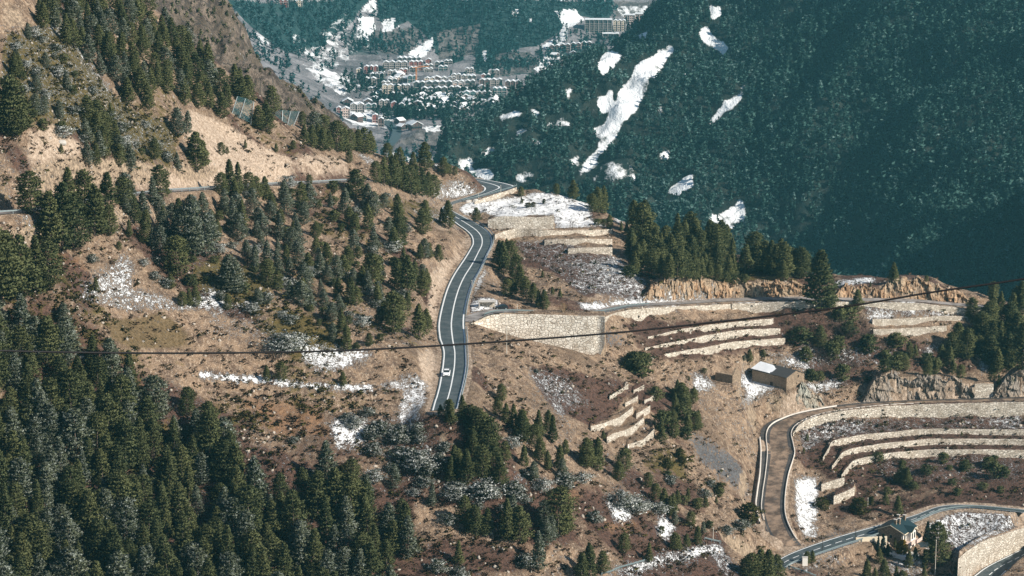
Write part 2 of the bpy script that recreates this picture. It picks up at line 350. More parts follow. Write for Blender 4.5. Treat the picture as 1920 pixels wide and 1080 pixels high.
face('retaining_wall', [(1372, 569, 580), (1420, 568, 581), (1470, 566, 581), (1513, 565, 580), (1570, 566, 578), (1617, 567, 575), (1713, 568, 577), (1770, 574, 583), (1813, 579, 588), (1875, 582, 589)], 8, depth=3, lab='long low stone wall holding up the far end of the side road')
face('retaining_wall', [(1130, 596, 610), (1150, 588, 602), (1190, 580, 594), (1240, 576, 588), (1290, 574, 582), (1372, 570, 576)], 8, depth=3, lab='low cream stone wall along the side road right of the big wall')
face('retaining_wall', [(878, 600, 606), (900, 593, 610), (930, 590, 620), (980, 590, 634), (1030, 591, 646), (1070, 592, 655), (1108, 593, 665), (1122, 593, 658), (1134, 594, 630)], 10, depth=9, top=MAINZ-1.0, lab='biggest cream stone retaining wall holding the side road junction')
# orange cliff behind the branch road
face('rock_face', [(1206, 556, 562), (1225, 537, 562), (1255, 523, 562), (1272, 521, 561), (1300, 526, 560), (1323, 524, 559), (1345, 528, 559), (1380, 530, 558), (1437, 529, 557), (1480, 531, 557), (1516, 545, 556)], 14, depth=12, disp=2.0, thick=4, lab='d')
face('rock_face', [(1562, 548, 558), (1590, 536, 558), (1640, 538, 559), (1680, 527, 560), (1710, 526, 561), (1745, 530, 563), (1775, 545, 566), (1815, 561, 570)], 14, depth=12, disp=2.0, thick=4, lab='e')
# terraces on the upper plateau
face(W, [(1065, 466, 476), (1100, 464, 475), (1148, 464, 479)], 8, lab='lowest of the short terrace walls under the snowy plateau')
face(W, [(1021, 450, 460), (1060, 448, 458), (1100, 448, 457), (1148, 449, 460)], 8, lab='middle one of the terrace walls under the snowy plateau')
face(W, [(928, 440, 450), (945, 434, 444), (973, 428, 440), (1010, 430, 446), (1047, 432, 441), (1100, 431, 441), (1148, 430, 438)], 8, lab='longest terrace wall rimming the snowy plateau')
face('retaining_wall', [(915, 412, 424), (935, 406, 428), (960, 406, 428), (1000, 408, 429), (1038, 405, 429)], 8, even=-2.0, lab='broad stone wall in the snow right of the upper road bend')
face('retaining_wall', [(890, 378, 383), (905, 372, 379), (930, 364, 374), (950, 358, 366), (969, 351, 358)], 8, depth=3, lab='stone wall under the guard rail of the far road bend')
# ---------------------------------------------------------------- building pads
def pad(u, v, rad, blend, dz=0.0):
    p = T1.hit(u, v)[0]; d = np.hypot(T1.X-p[0], T1.Y-p[1]); w_ = 1-sstep(0, blend, d-rad)
    T1.Z = T1.Z*(1-w_) + (p[2]+dz)*w_; return np.array([p[0], p[1], p[2]+dz])
BARN = pad(1458, 716, 9.0, 4.0)
RUIN = pad(1357, 716, 4.0, 3.0)
# ---------------------------------------------------------------- what covers the hillside, traced on the ground
CH = ['snow', 'heath_and_shade', 'rock', 'moss', 'pale', 'scree', 'soil', 'olive']
PAINT = {c: np.zeros_like(T1.Z) for c in CH}
GU, GV = T1.px()
_jx = 9*fbm(T1.X, T1.Y, 9, 3); _jy = 7*fbm(T1.X+90, T1.Y, 9, 3)
def paint(ch, s, poly, jit=1.0):
    us = [p[0] for p in poly]; vs = [p[1] for p in poly]
    i = np.nonzero((GU > min(us)-12) & (GU < max(us)+12) & (GV > min(vs)-12) & (GV < max(vs)+12))
    ins = in_poly(GU[i]+jit*_jx[i], GV[i]+jit*_jy[i], poly); a = PAINT[ch][i]; PAINT[ch][i] = np.where(ins, np.maximum(a, s), a)
def trail(ch, s, line, wpx):
    for (a, b) in zip(line, line[1:]):
        d = np.array([b[0]-a[0], b[1]-a[1]], float); d /= np.linalg.norm(d); n = np.array([-d[1], d[0]])*wpx/2
        paint(ch, s, [(a[0]+n[0], a[1]+n[1]), (b[0]+n[0], b[1]+n[1]), (b[0]-n[0], b[1]-n[1]), (a[0]-n[0], a[1]-n[1])], 0.25)
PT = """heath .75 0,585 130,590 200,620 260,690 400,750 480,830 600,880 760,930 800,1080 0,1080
heath .55 1180,600 1475,590 1480,660 1230,690 1180,640
heath .65 985,680 1070,690 1165,740 1110,800 1040,770 1000,715
heath .8 960,450 1060,455 1150,480 1180,500 1212,540 1200,565 1090,560 1060,530 985,485
heath .85 1500,775 1600,785 1920,770 1920,905 1640,905 1560,905 1500,860
heath .9 898,384 930,381 985,394 982,402 920,398
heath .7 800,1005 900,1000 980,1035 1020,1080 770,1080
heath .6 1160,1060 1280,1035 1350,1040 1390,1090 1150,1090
heath .6 1500,650 1620,640 1640,690 1560,740 1500,700
heath .6 1620,620 1720,625 1800,640 1860,700 1700,700 1620,690
heath .5 1570,890 1700,900 1920,900 1920,950 1740,960 1620,930
heath .6 1690,577 1790,580 1780,592 1690,590
heath .95 1000,700 1070,690 1170,735 1140,790 1110,800 1040,770
heath .92 1500,780 1600,790 1920,785 1920,900 1640,900 1570,900 1545,860
heath .85 1230,612 1470,592 1478,640 1230,668
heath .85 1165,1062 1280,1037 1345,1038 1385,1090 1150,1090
heath .5 390,735 800,765 800,900 600,875 480,805
heath .55 1120,690 1300,720 1330,800 1250,800 1180,720
heath .5 1000,880 1200,900 1330,1010 1250,1050 1000,1040 850,950
heath .6 1480,580 1640,590 1640,720 1560,740 1500,700
heath .45 0,420 120,470 200,600 0,600
heath .4 560,680 900,620 900,560 560,560
soil .6 390,735 600,745 640,830 520,830
soil .6 1180,960 1250,1000 1150,1010 1100,980
soil .55 1000,905 1110,915 1080,960 1010,950
soil .8 80,455 180,490 170,510 100,505 80,490
soil .6 0,300 45,290 60,330 0,330
olive .9 200,598 310,588 392,642 395,655 240,657 200,630
moss .75 0,60 110,30 200,170 330,250 335,330 150,260 60,230 0,180
moss .5 600,340 700,350 860,400 850,430 780,410 690,380 600,370
moss .75 470,600 540,590 640,640 645,660 560,655 480,625
moss .6 330,520 430,470 500,540 480,600 400,560
moss .6 1220,830 1300,850 1290,910 1200,880
moss .6 1270,490 1380,500 1510,530 1500,540 1270,525
pale .9 350,205 440,240 475,268 535,300 505,335 430,330 380,290 335,235
pale .95 185,300 250,308 330,322 480,288 540,290 540,348 330,358 190,352
pale .6 530,300 580,280 655,300 660,335 560,342
pale .7 50,238 100,228 168,272 162,335 40,330
pale .75 806,505 835,480 876,438 884,456 852,500 828,555 818,610 798,600
pale .7 780,655 824,650 822,742 785,735
pale .55 1085,560 1120,540 1200,566 1090,572
pale .5 820,400 860,425 845,440 800,430
rock .6 0,0 40,0 60,60 0,80
rock .5 330,320 560,330 560,350 330,355
scree .72 1283,813 1310,812 1372,850 1402,890 1412,938 1360,902 1308,862
scree .85 1130,625 1180,628 1178,645 1128,648
scree .6 1105,490 1150,488 1178,515 1140,528
scree .6 1585,985 1600,1010 1540,1020 1530,1005
snow .62 170,520 215,490 240,478 262,500 245,540 300,548 330,560 410,545 440,575 400,582 330,577 230,577 180,562 145,545
snow .75 570,640 640,655 705,660 700,674 640,692 590,697 565,672
snow .7 690,730 770,703 805,722 795,750 775,790 750,805 740,770 755,735
snow .8 620,788 692,795 682,830 630,838
snow .7 884,545 906,488 918,498 902,530 887,560 880,598 877,598
snow .85 878,574 900,558 932,562 930,584 882,592
snow .9 855,384 900,376 960,370 1000,362 1050,364 1100,374 1112,395 1108,415 1146,424 1040,430 1042,405 930,405 905,395 870,402
snow .8 1150,393 1187,398 1192,416 1152,420
snow .38 960,445 1060,450 1150,480 1190,510 1205,560 1090,550 1060,525 985,480
snow .85 1085,568 1180,566 1275,561 1280,572 1140,581 1085,580
snow .8 1280,559 1400,560 1512,558 1512,565 1280,570
snow .8 1556,560 1720,562 1720,567 1556,565
snow .7 1620,578 1700,577 1840,590 1820,599 1700,592 1640,600 1622,600
snow .9 1852,602 1888,590 1898,606 1860,612
snow .9 1830,640 1850,640 1852,692 1836,702
snow .85 1725,660 1757,640 1752,672
snow .85 1560,528 1640,518 1640,530 1570,536
snow .75 1440,660 1500,668 1520,692 1420,676
snow .85 1372,715 1400,694 1420,712 1482,722 1442,732 1406,757 1388,762 1400,736
snow .6 1300,700 1346,718 1320,735 1300,725
snow .85 1506,720 1540,714 1604,707 1562,729 1515,731
snow .85 1488,898 1532,894 1537,960 1518,992 1488,986
snow .7 1495,988 1532,985 1530,1012 1500,1008
snow .36 1500,770 1600,782 1920,768 1920,805 1600,812 1540,830 1500,850
snow .3 1630,855 1760,845 1920,850 1920,905 1650,905
snow .66 1735,985 1760,962 1830,953 1925,955 1925,985 1830,1020 1800,1034 1755,1012
snow .85 1128,1080 1200,1054 1290,1031 1350,1016 1364,1026 1290,1046 1180,1075
snow .85 1133,933 1182,950 1192,972 1150,978
snow .85 1230,958 1267,985 1252,1012 1238,1002
snow .8 1183,928 1215,946 1205,955
snow .6 960,890 990,885 1000,905 965,910
snow .35 640,780 800,770 830,870 760,900 690,850
snow .3 380,570 470,560 530,620 470,650 400,620
snow .3 0,50 120,40 210,170 320,240 330,310 150,250 60,220 0,180
snow .25 760,330 900,380 860,430 780,400
snow .35 985,690 1060,700 1110,760 1050,780
snow .7 810,345 860,338 900,350 880,372 815,372
snow .5 810,305 830,300 830,320 812,322
snow .6 660,285 690,290 710,310 690,312
snow .35 1500,1030 1560,1020 1600,1060 1500,1080
snow .5 20,400 75,402 70,425 40,420
snow .55 850,580 878,540 882,560
snow .5 1640,1055 1740,1045 1740,1080 1640,1080
snow .45 1180,505 1215,525 1205,545 1190,535
snow .35 1500,640 1680,650 1700,690 1500,690
snow .5 1350,1020 1400,1080 1360,1080 1330,1040"""
for line in PT.split('\n'):  # dark heath along the bottom edge also paints in the shade there
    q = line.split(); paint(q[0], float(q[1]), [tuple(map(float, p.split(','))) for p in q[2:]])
def soften(a, n):
    for _ in range(n):
        a = (np.roll(a, 1, 0)+2*a+np.roll(a, -1, 0))/4; a = (np.roll(a, 1, 1)+2*a+np.roll(a, -1, 1))/4
    return a
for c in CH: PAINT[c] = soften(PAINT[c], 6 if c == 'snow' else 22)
trail('snow', .9, [(372, 702), (440, 709), (500, 713), (560, 722), (660, 727), (700, 728)], 13)
trail('snow', .6, [(140, 555), (230, 578), (330, 578), (430, 573)], 7)
trail('snow', .8, [(350, 560), (440, 575), (470, 570)], 7)
PAINT['snow'] = soften(PAINT['snow'], 1)
# steep ground is barer; hollows hold a little snow
gz_, ga_ = np.gradient(T1.Z); dr = T1.r[1]-T1.r[0]; slope = np.hypot(gz_/dr, ga_/(T1.R*(T1.az[1]-T1.az[0])))
PAINT['rock'] = np.maximum(PAINT['rock'], 0.75*sstep(1.5, 2.6, slope))
PAINT['snow'] = np.clip(PAINT['snow'] + 0.20*sstep(0.0, .35, fbm(T1.X, T1.Y, 34, 3)), 0, 1)
PAINT['moss'] = np.clip(PAINT['moss'] + 0.42*sstep(0.02, .30, fbm(T1.X+200, T1.Y-70, 30, 3))*sstep(900, 750, GU), 0, 1)
PAINT['heath_and_shade'] = np.clip(PAINT['heath_and_shade'] + 0.62*sstep(0.0, .30, fbm(T1.X-300, T1.Y+50, 26, 3)), 0, 1)
# verge of the roads stays trodden grit
for q, hw in ((main_road, 4.9), (branch_road, 3.6), (gravel_road, 5.2), (valley_road, 4.8), (lower_road, 4.6), (upper_road, 4)):
    idx, d, z = seg_near(T1, q.C, hw); m = d < hw
    for c in CH: PAINT[c][idx[0][m], idx[1][m]] *= 0.35
    PAINT['pale'][idx[0][m], idx[1][m]] = 0.55
gm, t, b = mat("winter_grass_and_snow"); k = NB(t); pos = k.pos()
att = []
for nm in ("coverA", "coverB"):
    a = k.n('ShaderNodeAttribute', attribute_name=nm); s = k.n('ShaderNodeSeparateColor'); k.L.new(a.outputs['Color'], s.inputs[0]); att += [s.outputs[0], s.outputs[1], s.outputs[2], a.outputs['Alpha']]
A = dict(zip(CH, att))
n_big = k.noise(pos, 0.045, 5); n_mid = k.noise(pos, 0.30, 6, 0.7); n_fine = k.noise(k.scaled(pos, 1, 1, 0.6), 1.4, 6, 0.8); n_x = k.noise(k.scaled(pos, 1, 0.6, 1), 0.9, 5, 0.75)
streak = k.noise(k.scaled(pos, 0.9, 0.38, 0.38), 2.1, 4, 0.7)
col = k.mix(k.step(n_mid, 0.36, 0.66), (0.125, 0.082, 0.058), (0.35, 0.238, 0.155))
col = k.mix(k.math('MULTIPLY', k.step(streak, 0.5, 0.68), 0.85), col, (0.58, 0.445, 0.32))
col = k.mix(k.math('MULTIPLY', k.step(n_big, 0.5, 0.66), 0.55), col, (0.12, 0.078, 0.05))
col = k.mix(k.math('MULTIPLY', k.step(n_fine, 0.55, 0.70), 0.75), col, (0.06, 0.042, 0.030))
def over(col, ch, n, c1, c2, amp=1.0, nn=n_fine, sharp=5.0):
    f = k.cover(A[ch], n, amp, sharp)
    return k.mix(f, col, k.mix(k.step(nn, 0.36, 0.64), c1, c2))
grain = k.noise(pos, 3.2, 3, .7); col = k.mix(k.math('MULTIPLY', k.step(grain, .52, .68), .55), col, (0.055, 0.038, 0.026)); col = k.mix(k.math('MULTIPLY', k.step(grain, .46, .34), .45), col, (0.60, 0.47, 0.36))
col = over(col, 'heath_and_shade', n_mid, (0.045, 0.028, 0.022), (0.15, 0.085, 0.062), 1.0)
col = over(col, 'soil', n_mid, (0.17, 0.092, 0.05), (0.31, 0.185, 0.108), 0.8)
col = over(col, 'olive', n_mid, (0.095, 0.066, 0.032), (0.22, 0.155, 0.085), 0.4)
col = over(col, 'moss', n_mid, (0.05, 0.042, 0.016), (0.17, 0.125, 0.045), 1.6)
col = over(col, 'pale', n_mid, (0.33, 0.24, 0.17), (0.60, 0.47, 0.36), 0.7, streak)
col = over(col, 'scree', streak, (0.050, 0.054, 0.062), (0.17, 0.165, 0.165), 2.4, streak)
col = over(col, 'rock', n_mid, (0.19, 0.14, 0.10), (0.48, 0.36, 0.25), 0.8, streak)
n_g = k.noise(k.scaled(pos, 1, .7, 1), 2.4, 5, .8); sf = k.math('ADD', k.math('MULTIPLY', n_x, 0.42), k.math('MULTIPLY', n_g, 0.58))
snowf = k.cover(k.math('MULTIPLY', A['snow'], .86), sf, 4.0, 3.2)
col = k.mix(snowf, col, (0.80, 0.80, 0.80))
k.L.new(col, b.inputs['Base Color']); b.inputs['Roughness'].default_value = 0.9; b.inputs['Specular IOR Level'].default_value = 0.15
hgt = k.math('ADD', k.math('MULTIPLY', n_mid, 1.0), k.math('MULTIPLY', n_fine, 0.55))
hgt = k.math('MULTIPLY', hgt, k.math('MULTIPLY_ADD', snowf, -0.65, 1.0))
k.L.new(k.bump(hgt, 1.1, 0.9), b.inputs['Normal'])
GROUND = gm
V = np.stack([T1.X, T1.Y, T1.Z], -1).reshape(-1, 3)
me = quad_mesh("hillside", V, grid_quads(len(T1.r), len(T1.az))[:, ::-1], True); me.materials.append(gm)
S = lambda c: np.clip(PAINT[c], 0, 1).ravel()
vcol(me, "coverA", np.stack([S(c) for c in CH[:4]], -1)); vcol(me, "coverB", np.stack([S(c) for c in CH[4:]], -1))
obj("hillside", me, kind='structure')
# ---------------------------------------------------------------- stone and rock materials, standing faces
def stone_mat(name, c1, c2, mortar, scale):
    m, t, b = mat(name); k = NB(t); p = k.pos(); v = k.n('ShaderNodeTexVoronoi', feature='F1'); k.L.new(k.scaled(p, 1, 1, 1.35), v.inputs['Vector']); v.inputs['Scale'].default_value = scale
    e = k.n('ShaderNodeTexVoronoi', feature='DISTANCE_TO_EDGE'); k.L.new(k.scaled(p, 1, 1, 1.35), e.inputs['Vector']); e.inputs['Scale'].default_value = scale
    s = k.n('ShaderNodeSeparateColor'); k.L.new(v.outputs['Color'], s.inputs[0])
    c = k.mix(s.outputs[0], c1, c2); c = k.mix(k.math('MULTIPLY', k.step(k.noise(p, .35, 5), .48, .7), .55), c, (0.30, 0.23, 0.16))
    c = k.mix(k.step(e.outputs[0], 0.07, 0.015), c, mortar); c = k.mix(k.math('MULTIPLY', k.step(k.noise(p, 2.2, 4), .58, .7), .5), c, (0.13, 0.10, 0.08))
    k.L.new(c, b.inputs['Base Color']); b.inputs['Roughness'].default_value = 0.9; k.L.new(k.bump(k.step(e.outputs[0], 0, .12), .12), b.inputs['Normal'])
    return m
STONE = stone_mat("cream_fieldstone", (0.44, 0.375, 0.30), (0.74, 0.67, 0.57), (0.30, 0.255, 0.20), 1.15)
PALESTONE = stone_mat("pale_fieldstone", (0.60, 0.53, 0.44), (0.88, 0.82, 0.72), (0.42, 0.36, 0.29), 0.95)
def rock_mat(name, c1, c2, c3):
    m, t, b = mat(name); k = NB(t); p = k.pos(); sv = k.noise(k.scaled(p, 1, 1, 0.16), 0.75, 7, 0.78); n2 = k.noise(p, 0.16, 4); n3 = k.noise(k.scaled(p, 1, 1, .3), 1.9, 4, .7)
    c = k.mix(k.step(sv, .42, .60), c1, c2); c = k.mix(k.math('MULTIPLY', k.step(n2, .45, .62), .7), c, c3); c = k.mix(k.math('MULTIPLY', k.step(n3, .52, .64), .85), c, (0.05, 0.04, 0.035))
    k.L.new(c, b.inputs['Base Color']); b.inputs['Roughness'].default_value = 0.92; k.L.new(k.bump(k.math('ADD', sv, k.math('MULTIPLY', n3, .5)), 1.0), b.inputs['Normal'])
    return m
ORANGE = rock_mat("orange_rock", (0.26, 0.145, 0.075), (0.66, 0.45, 0.28), (0.48, 0.38, 0.27))
GREY = rock_mat("grey_green_slate", (0.26, 0.26, 0.22), (0.50, 0.48, 0.40), (0.38, 0.30, 0.22))
BEIGE = rock_mat("beige_banded_rock", (0.17, 0.13, 0.10), (0.52, 0.42, 0.32), (0.33, 0.29, 0.25))
def build_face(name, az, r, zb, zt, thick, disp, rows, kw):
    rock = name == 'rock_face'; lab = kw.get('lab', '')
    n = len(az); rows = rows or (20 if rock else 5); dense = 4 if rock else 2
    x = np.linspace(0, n-1, (n-1)*dense+1); ii = np.arange(n)
    az, r, zb, zt = (np.interp(x, ii, q) for q in (az, r, zb, zt)); n = len(az)
    s = np.concatenate([[0], np.cumsum(np.hypot(np.diff(az)*r[1:], np.diff(r)))])
    if rock: zt = zt + 2.6*fbm(s, 0*s+len(FACES), 4.5, 5, .65)
    else: zt = zt + 0.22*fbm(s, 0*s+3, 3.0, 2)
    V = []
    for j in range(rows+1):
        f = j/rows; z = (zb-2.5)+f*(zt-zb+2.5); lean = (0.10*(zt-zb) if rock else 0.04*(zt-zb))*f
        off = disp*(0.9*fbm(s, z*.8, 6, 5)+0.8*np.abs(fbm(s+.45*z, z*.35, 3.2, 4)) +0.7*(_P[np.floor(s/1.5+.4*np.sin(z*.9)).astype(int) & 255, np.floor(z/2.4+s*.12).astype(int) & 255]-.5)+0.35*(_P[np.floor(s/.7-.2*z).astype(int) & 255, np.floor(z/1.3).astype(int) & 255]-.5) if rock else 1.6*fbm(s, z, 1.5, 3)) if 0 < j else 0*s
        rr = r-0.25+lean+off; V.append(np.stack([rr*np.sin(az), rr*np.cos(az), z], -1))
    for dr_, dz_ in ((thick*0.12, 0.03), (thick*0.6, -.25 if not rock else 0), (thick, -.55 if not rock else 0), (thick+0.05, -3)):
        rr = r-0.25+lean+dr_; V.append(np.stack([rr*np.sin(az), rr*np.cos(az), zt+dz_], -1))
    R_ = len(V); V = np.concatenate(V); Q = grid_quads(R_, n)
    me = bpy.data.meshes.new(name); faces = [tuple(q) for q in Q] + [tuple(j*n for j in range(R_))[::-1], tuple(j*n+n-1 for j in range(R_))]
    me.from_pydata([tuple(p) for p in V], [], faces); me.update()
    if rock: obj(name, me, {'d': ORANGE, 'e': ORANGE, 'b': BEIGE, 'c': BEIGE}.get(lab, GREY), kind='structure')
    else: obj(name, me, PALESTONE if ('top' in kw or 'even' in kw) else STONE, label=lab, cat='stone wall', group='terrace walls' if name == 'terrace_wall' else 'road retaining walls')
for q in FACES: build_face(*q)
# ---------------------------------------------------------------- roads
def ribbon(A, B, dz, z=None):
    V = np.concatenate([A, B]); V = V + np.array([0, 0, dz]); n = len(A)
    return V, np.array([(i, i+1, n+i+1, n+i) for i in range(n-1)])
def lerp(r, f): return r.L*(1-f) + r.R*f
def asphalt(name, c1, c2):
    m, t, b = mat(name); k = NB(t); p = k.pos(); c = k.mix(k.step(k.noise(p, .30, 7, .72), .38, .64), c1, c2); c = k.mix(k.math('MULTIPLY', k.step(k.noise(k.scaled(p, 1, .25, 1), .8, 4), .62, .72), .35), c, (.17, .17, .165))
    k.L.new(c, b.inputs['Base Color']); b.inputs['Roughness'].default_value = .75; return m
ASPH = asphalt("worn_asphalt", (0.038, 0.056, 0.062), (0.085, 0.102, 0.107)); DIRT = asphalt("brown_grit_track", (0.075, 0.052, 0.038), (0.30, 0.21, 0.145)); OLD = asphalt("old_dark_asphalt", (.035, .034, .035), (.075, .068, .064))
PAINTW = simple("road_paint", (0.78, 0.79, 0.78), .6, .12, 3)
def build_road(name, r, m, center=None, edges=0.045, dash=None):
    V, Q = ribbon(r.L, r.R, 0.0); me = quad_mesh(name, V, Q[:, ::-1]); o = obj(name, me, m, kind='structure')
    if r.L is not None:
        Vk = []; 
    if not center: return o
    LV = []; LQ = []; n0 = 0
    def strip(f0, f1, keep=lambda i: True):
        nonlocal n0
        V, Q = ribbon(lerp(r, f0), lerp(r, f1), 0.02); Q = np.array([q for i, q in enumerate(Q) if keep(i)])
        if len(Q): LV.append(V); LQ.append(Q+n0); n0 += len(V)
    strip(edges, edges+.05); strip(1-edges-.05, 1-edges)
    if dash: strip(.485, .525, lambda i: (i % dash[0]) < dash[1])
    else: strip(.48, .525)
    obj("road_marking", quad_mesh("road_marking", np.concatenate(LV), np.concatenate(LQ)[:, ::-1]), PAINTW, o, kind='structure')
    return o
def resample(r, n):
    s = np.concatenate([[0], np.cumsum(np.linalg.norm(np.diff(r.C, axis=0), axis=1))]); x = np.linspace(0, s[-1], n)
    for a in 'LCR': q = getattr(r, a); setattr(r, a, np.stack([np.interp(x, s, q[:, i]) for i in range(3)], -1))
for q, n in ((main_road, 360), (upper_road, 160), (branch_road, 160), (gravel_road, 160), (valley_road, 200), (lower_road, 120)): resample(q, n)
# the centre line of the main road follows its own traced line
build_road("road", main_road, ASPH, True)
TRACK = asphalt("pale_frosty_track", (.15, .13, .12), (.34, .31, .29)); build_road("road", upper_road, TRACK); build_road("road", branch_road, TRACK); build_road("road", valley_road, ASPH, True, dash=(8, 5)); build_road("road", lower_road, ASPH, True, dash=(8, 5))
gr = build_road("dirt_road", gravel_road, DIRT)
g2 = Road(); 
for f0, f1 in ((0.02, 0.17), (0.20, 0.29), (0.83, 0.985)):
    V, Q = ribbon(lerp(gravel_road, f0), lerp(gravel_road, f1), 0.03); obj("asphalt_lane", quad_mesh("asphalt_lane", V, Q[:, ::-1]), OLD, gr, kind='structure')
# ================================================================ TERRAIN: mountains and valley beyond
def far_terrain(name, pts, az, r, na, nr, lam, rough, m=None):
    s = tps_fit(pts, lam); T = Terrain(azdep(az[0], 540)[0], azdep(az[1], 540)[0], na, r[0], r[1], nr)
    T.Z = tps_eval(s, T.X, T.Y)
    for a, sc in rough: T.Z = T.Z + a*fbm(T.X, T.Y, sc, 3)
    return T
def parse(txt, f=1.0):
    out = []
    for q in txt.replace('\n', ';').split(';'):
        u, v, r = map(float, q.split()[:3]); p = at_range(u, v, r*f); out.append(p)
        if q.strip().endswith('R'):
            d = np.array([p[0], p[1]])/(r*f)
            for dr_, dz_ in ((90, -40), (220, -140)): out.append(np.array([*(d*(r*f+dr_)), p[2]+dz_]))
    return out
# rocky spur on the left, behind the first ridge
T2 = far_terrain("rocky_spur", parse("""200 -120 1150 R;330 -60 1130 R;415 2 1110 R;440 30 1105 R;480 70 1095 R;520 110 1085 R;560 150 1075 R;590 188 1062 R;612 205 1050 R
300 60 1030;400 60 1060;400 140 1010;450 120 1045;500 160 1030;500 210 985;560 195 1040;590 215 1020;640 240 1030;300 160 960;640 330 960;500 300 930"""), (180, 700), (930, 1330), 360, 340, 1e-3, ((22, 90), (12, 26), (5, 9), (2.2, 3.5)))
T2.Z -= 9*np.abs(fbm(T2.X+.4*T2.Y, T2.Y, 34, 3)) + 5*np.abs(fbm(T2.X, T2.Y+30, 11, 3))
# forested mountain on the right
MF = 1.38
T3 = far_terrain("forest_mountain", parse("""830 278 1440 R;860 258 1460 R;900 236 1490 R;1000 166 1560 R;1100 98 1630 R;1200 46 1690 R;1290 2 1740 R;1380 -60 1790 R
830 300 1410;860 330 1370;900 300 1410;1000 400 1310;1000 300 1390;1000 220 1460;1100 420 1300;1100 300 1390;1100 200 1480;1200 480 1255;1200 300 1390;1200 150 1520
1300 430 1290;1300 250 1420;1300 100 1560;1400 480 1240;1400 300 1370;1400 120 1510;1400 0 1610;1600 540 1170;1600 400 1270;1600 200 1390;1600 0 1510;1800 560 1130;1800 350 1250;1800 150 1360;1800 0 1440
2000 560 1110;2000 300 1250;2000 0 1400;1900 -200 1530;1600 -200 1640;1400 -200 1740;800 430 1290;805 335 1400;775 352 1385;740 385 1360;1000 560 1180;1400 640 1090;1900 700 1010""", MF), (760, 2120), (1350, 2750), 420, 420, 1e-3, ((56, 260), (44, 110), (14, 36)))
# valley floor with the village, and the far mountain
T4 = far_terrain("far_valley", parse("""300 250 2200;500 330 2150;600 230 2330;640 255 2300;700 262 2330;760 262 2330;860 260 2350;950 240 2450;660 215 2480;740 225 2450;820 215 2480;920 210 2520
640 175 2640;720 170 2640;800 165 2660;880 165 2670;980 160 2690;680 140 2790;760 128 2830;840 122 2880;940 112 2930;1010 120 2900;1080 105 2960
650 100 2900;620 130 2800;560 150 2680;600 190 2520;600 60 3000;560 70 2900;500 60 2800;440 20 2790;420 -20 2850;520 0 2930;640 40 3060;640 0 3120;720 70 3060;720 0 3170;820 60 3110;820 0 3200
900 60 3090;900 0 3180;950 95 3010;1000 60 3080;1000 0 3180;1060 80 3040;1060 30 3130;1120 70 3060;1200 40 3130;1150 0 3260;1250 15 3250;1300 -10 3330;1400 -60 3500;1500 0 3400
400 -160 3050;600 -160 3350;800 -160 3430;1000 -160 3430;1200 -160 3550"""), (260, 1560), (2080, 3750), 420, 420, 1e-3, ((26, 240), (13, 90), (5, 34)))
def far_paint(T, spec, seed=0):
    u, v = T.px(); P_ = {c: np.zeros_like(T.Z) for c in ('snow', 'wood', 'bare', 'field')}
    jx = 10*fbm(T.X+seed, T.Y, 60, 3); jy = 8*fbm(T.X, T.Y+seed, 60, 3)
    for line in spec.strip().split('\n'):
        q = line.split(); poly = [tuple(map(float, p.split(','))) for p in q[2:]]
        ins = in_poly(u+jx, v+jy, poly); a = P_[q[0]]; s = float(q[1]); P_[q[0]] = np.where(ins, s if s <= 0 else np.maximum(a, s), a)
    return P_
S3 = """snow .68 1190,120 1215,100 1245,85 1250,100 1238,130 1232,150 1215,180 1190,210 1165,235 1158,250 1140,275 1110,310 1085,335 1080,325 1095,300 1120,275 1125,250 1140,215 1150,190 1165,165 1185,140
snow .8 1118,190 1150,160 1150,200 1130,215
snow .75 1110,240 1140,225 1150,255 1120,270
snow .7 1225,90 1262,82 1262,95 1240,110 1228,115
snow .8 1312,58 1330,50 1340,70 1365,85 1355,103 1335,90 1318,78
snow .95 1330,15 1350,10 1352,28 1335,40
snow .8 1325,235 1345,215 1355,195 1385,165 1403,158 1395,180 1375,205 1350,225 1340,235
snow .9 1255,360 1280,340 1300,325 1300,350 1270,370
snow .9 1320,405 1350,395 1375,385 1388,370 1400,390 1395,415 1370,425 1340,415
snow .75 1120,125 1140,95 1165,100 1150,130 1130,145
snow .7 935,215 960,205 985,210 950,235 940,245
snow .6 985,200 1015,205 1005,225
snow .55 900,285 925,270 935,285 905,300
snow .6 985,270 1030,265 1025,275 990,285
snow .6 995,275 1030,262 1020,275
snow .55 1060,170 1080,170 1070,190
snow .5 1050,215 1070,222 1058,235
snow .6 1235,285 1262,278 1255,300 1235,300
snow .5 910,318 930,320 920,330 905,325
snow .6 1190,70 1215,62 1222,75 1200,84
snow .4 1100,300 1180,300 1200,340 1100,340
snow .5 850,300 880,285 900,300 870,330
snow .5 940,255 985,240 1000,250 960,270
snow .5 1020,235 1060,215 1075,235 1040,250
snow .45 1060,300 1090,285 1085,320
snow .5 960,330 1000,320 1010,335 970,345
snow .45 1150,330 1180,318 1185,340
snow .5 1275,135 1300,125 1300,150
snow .4 1225,200 1245,195 1240,230
snow .75 880,320 915,318 935,335 900,345"""
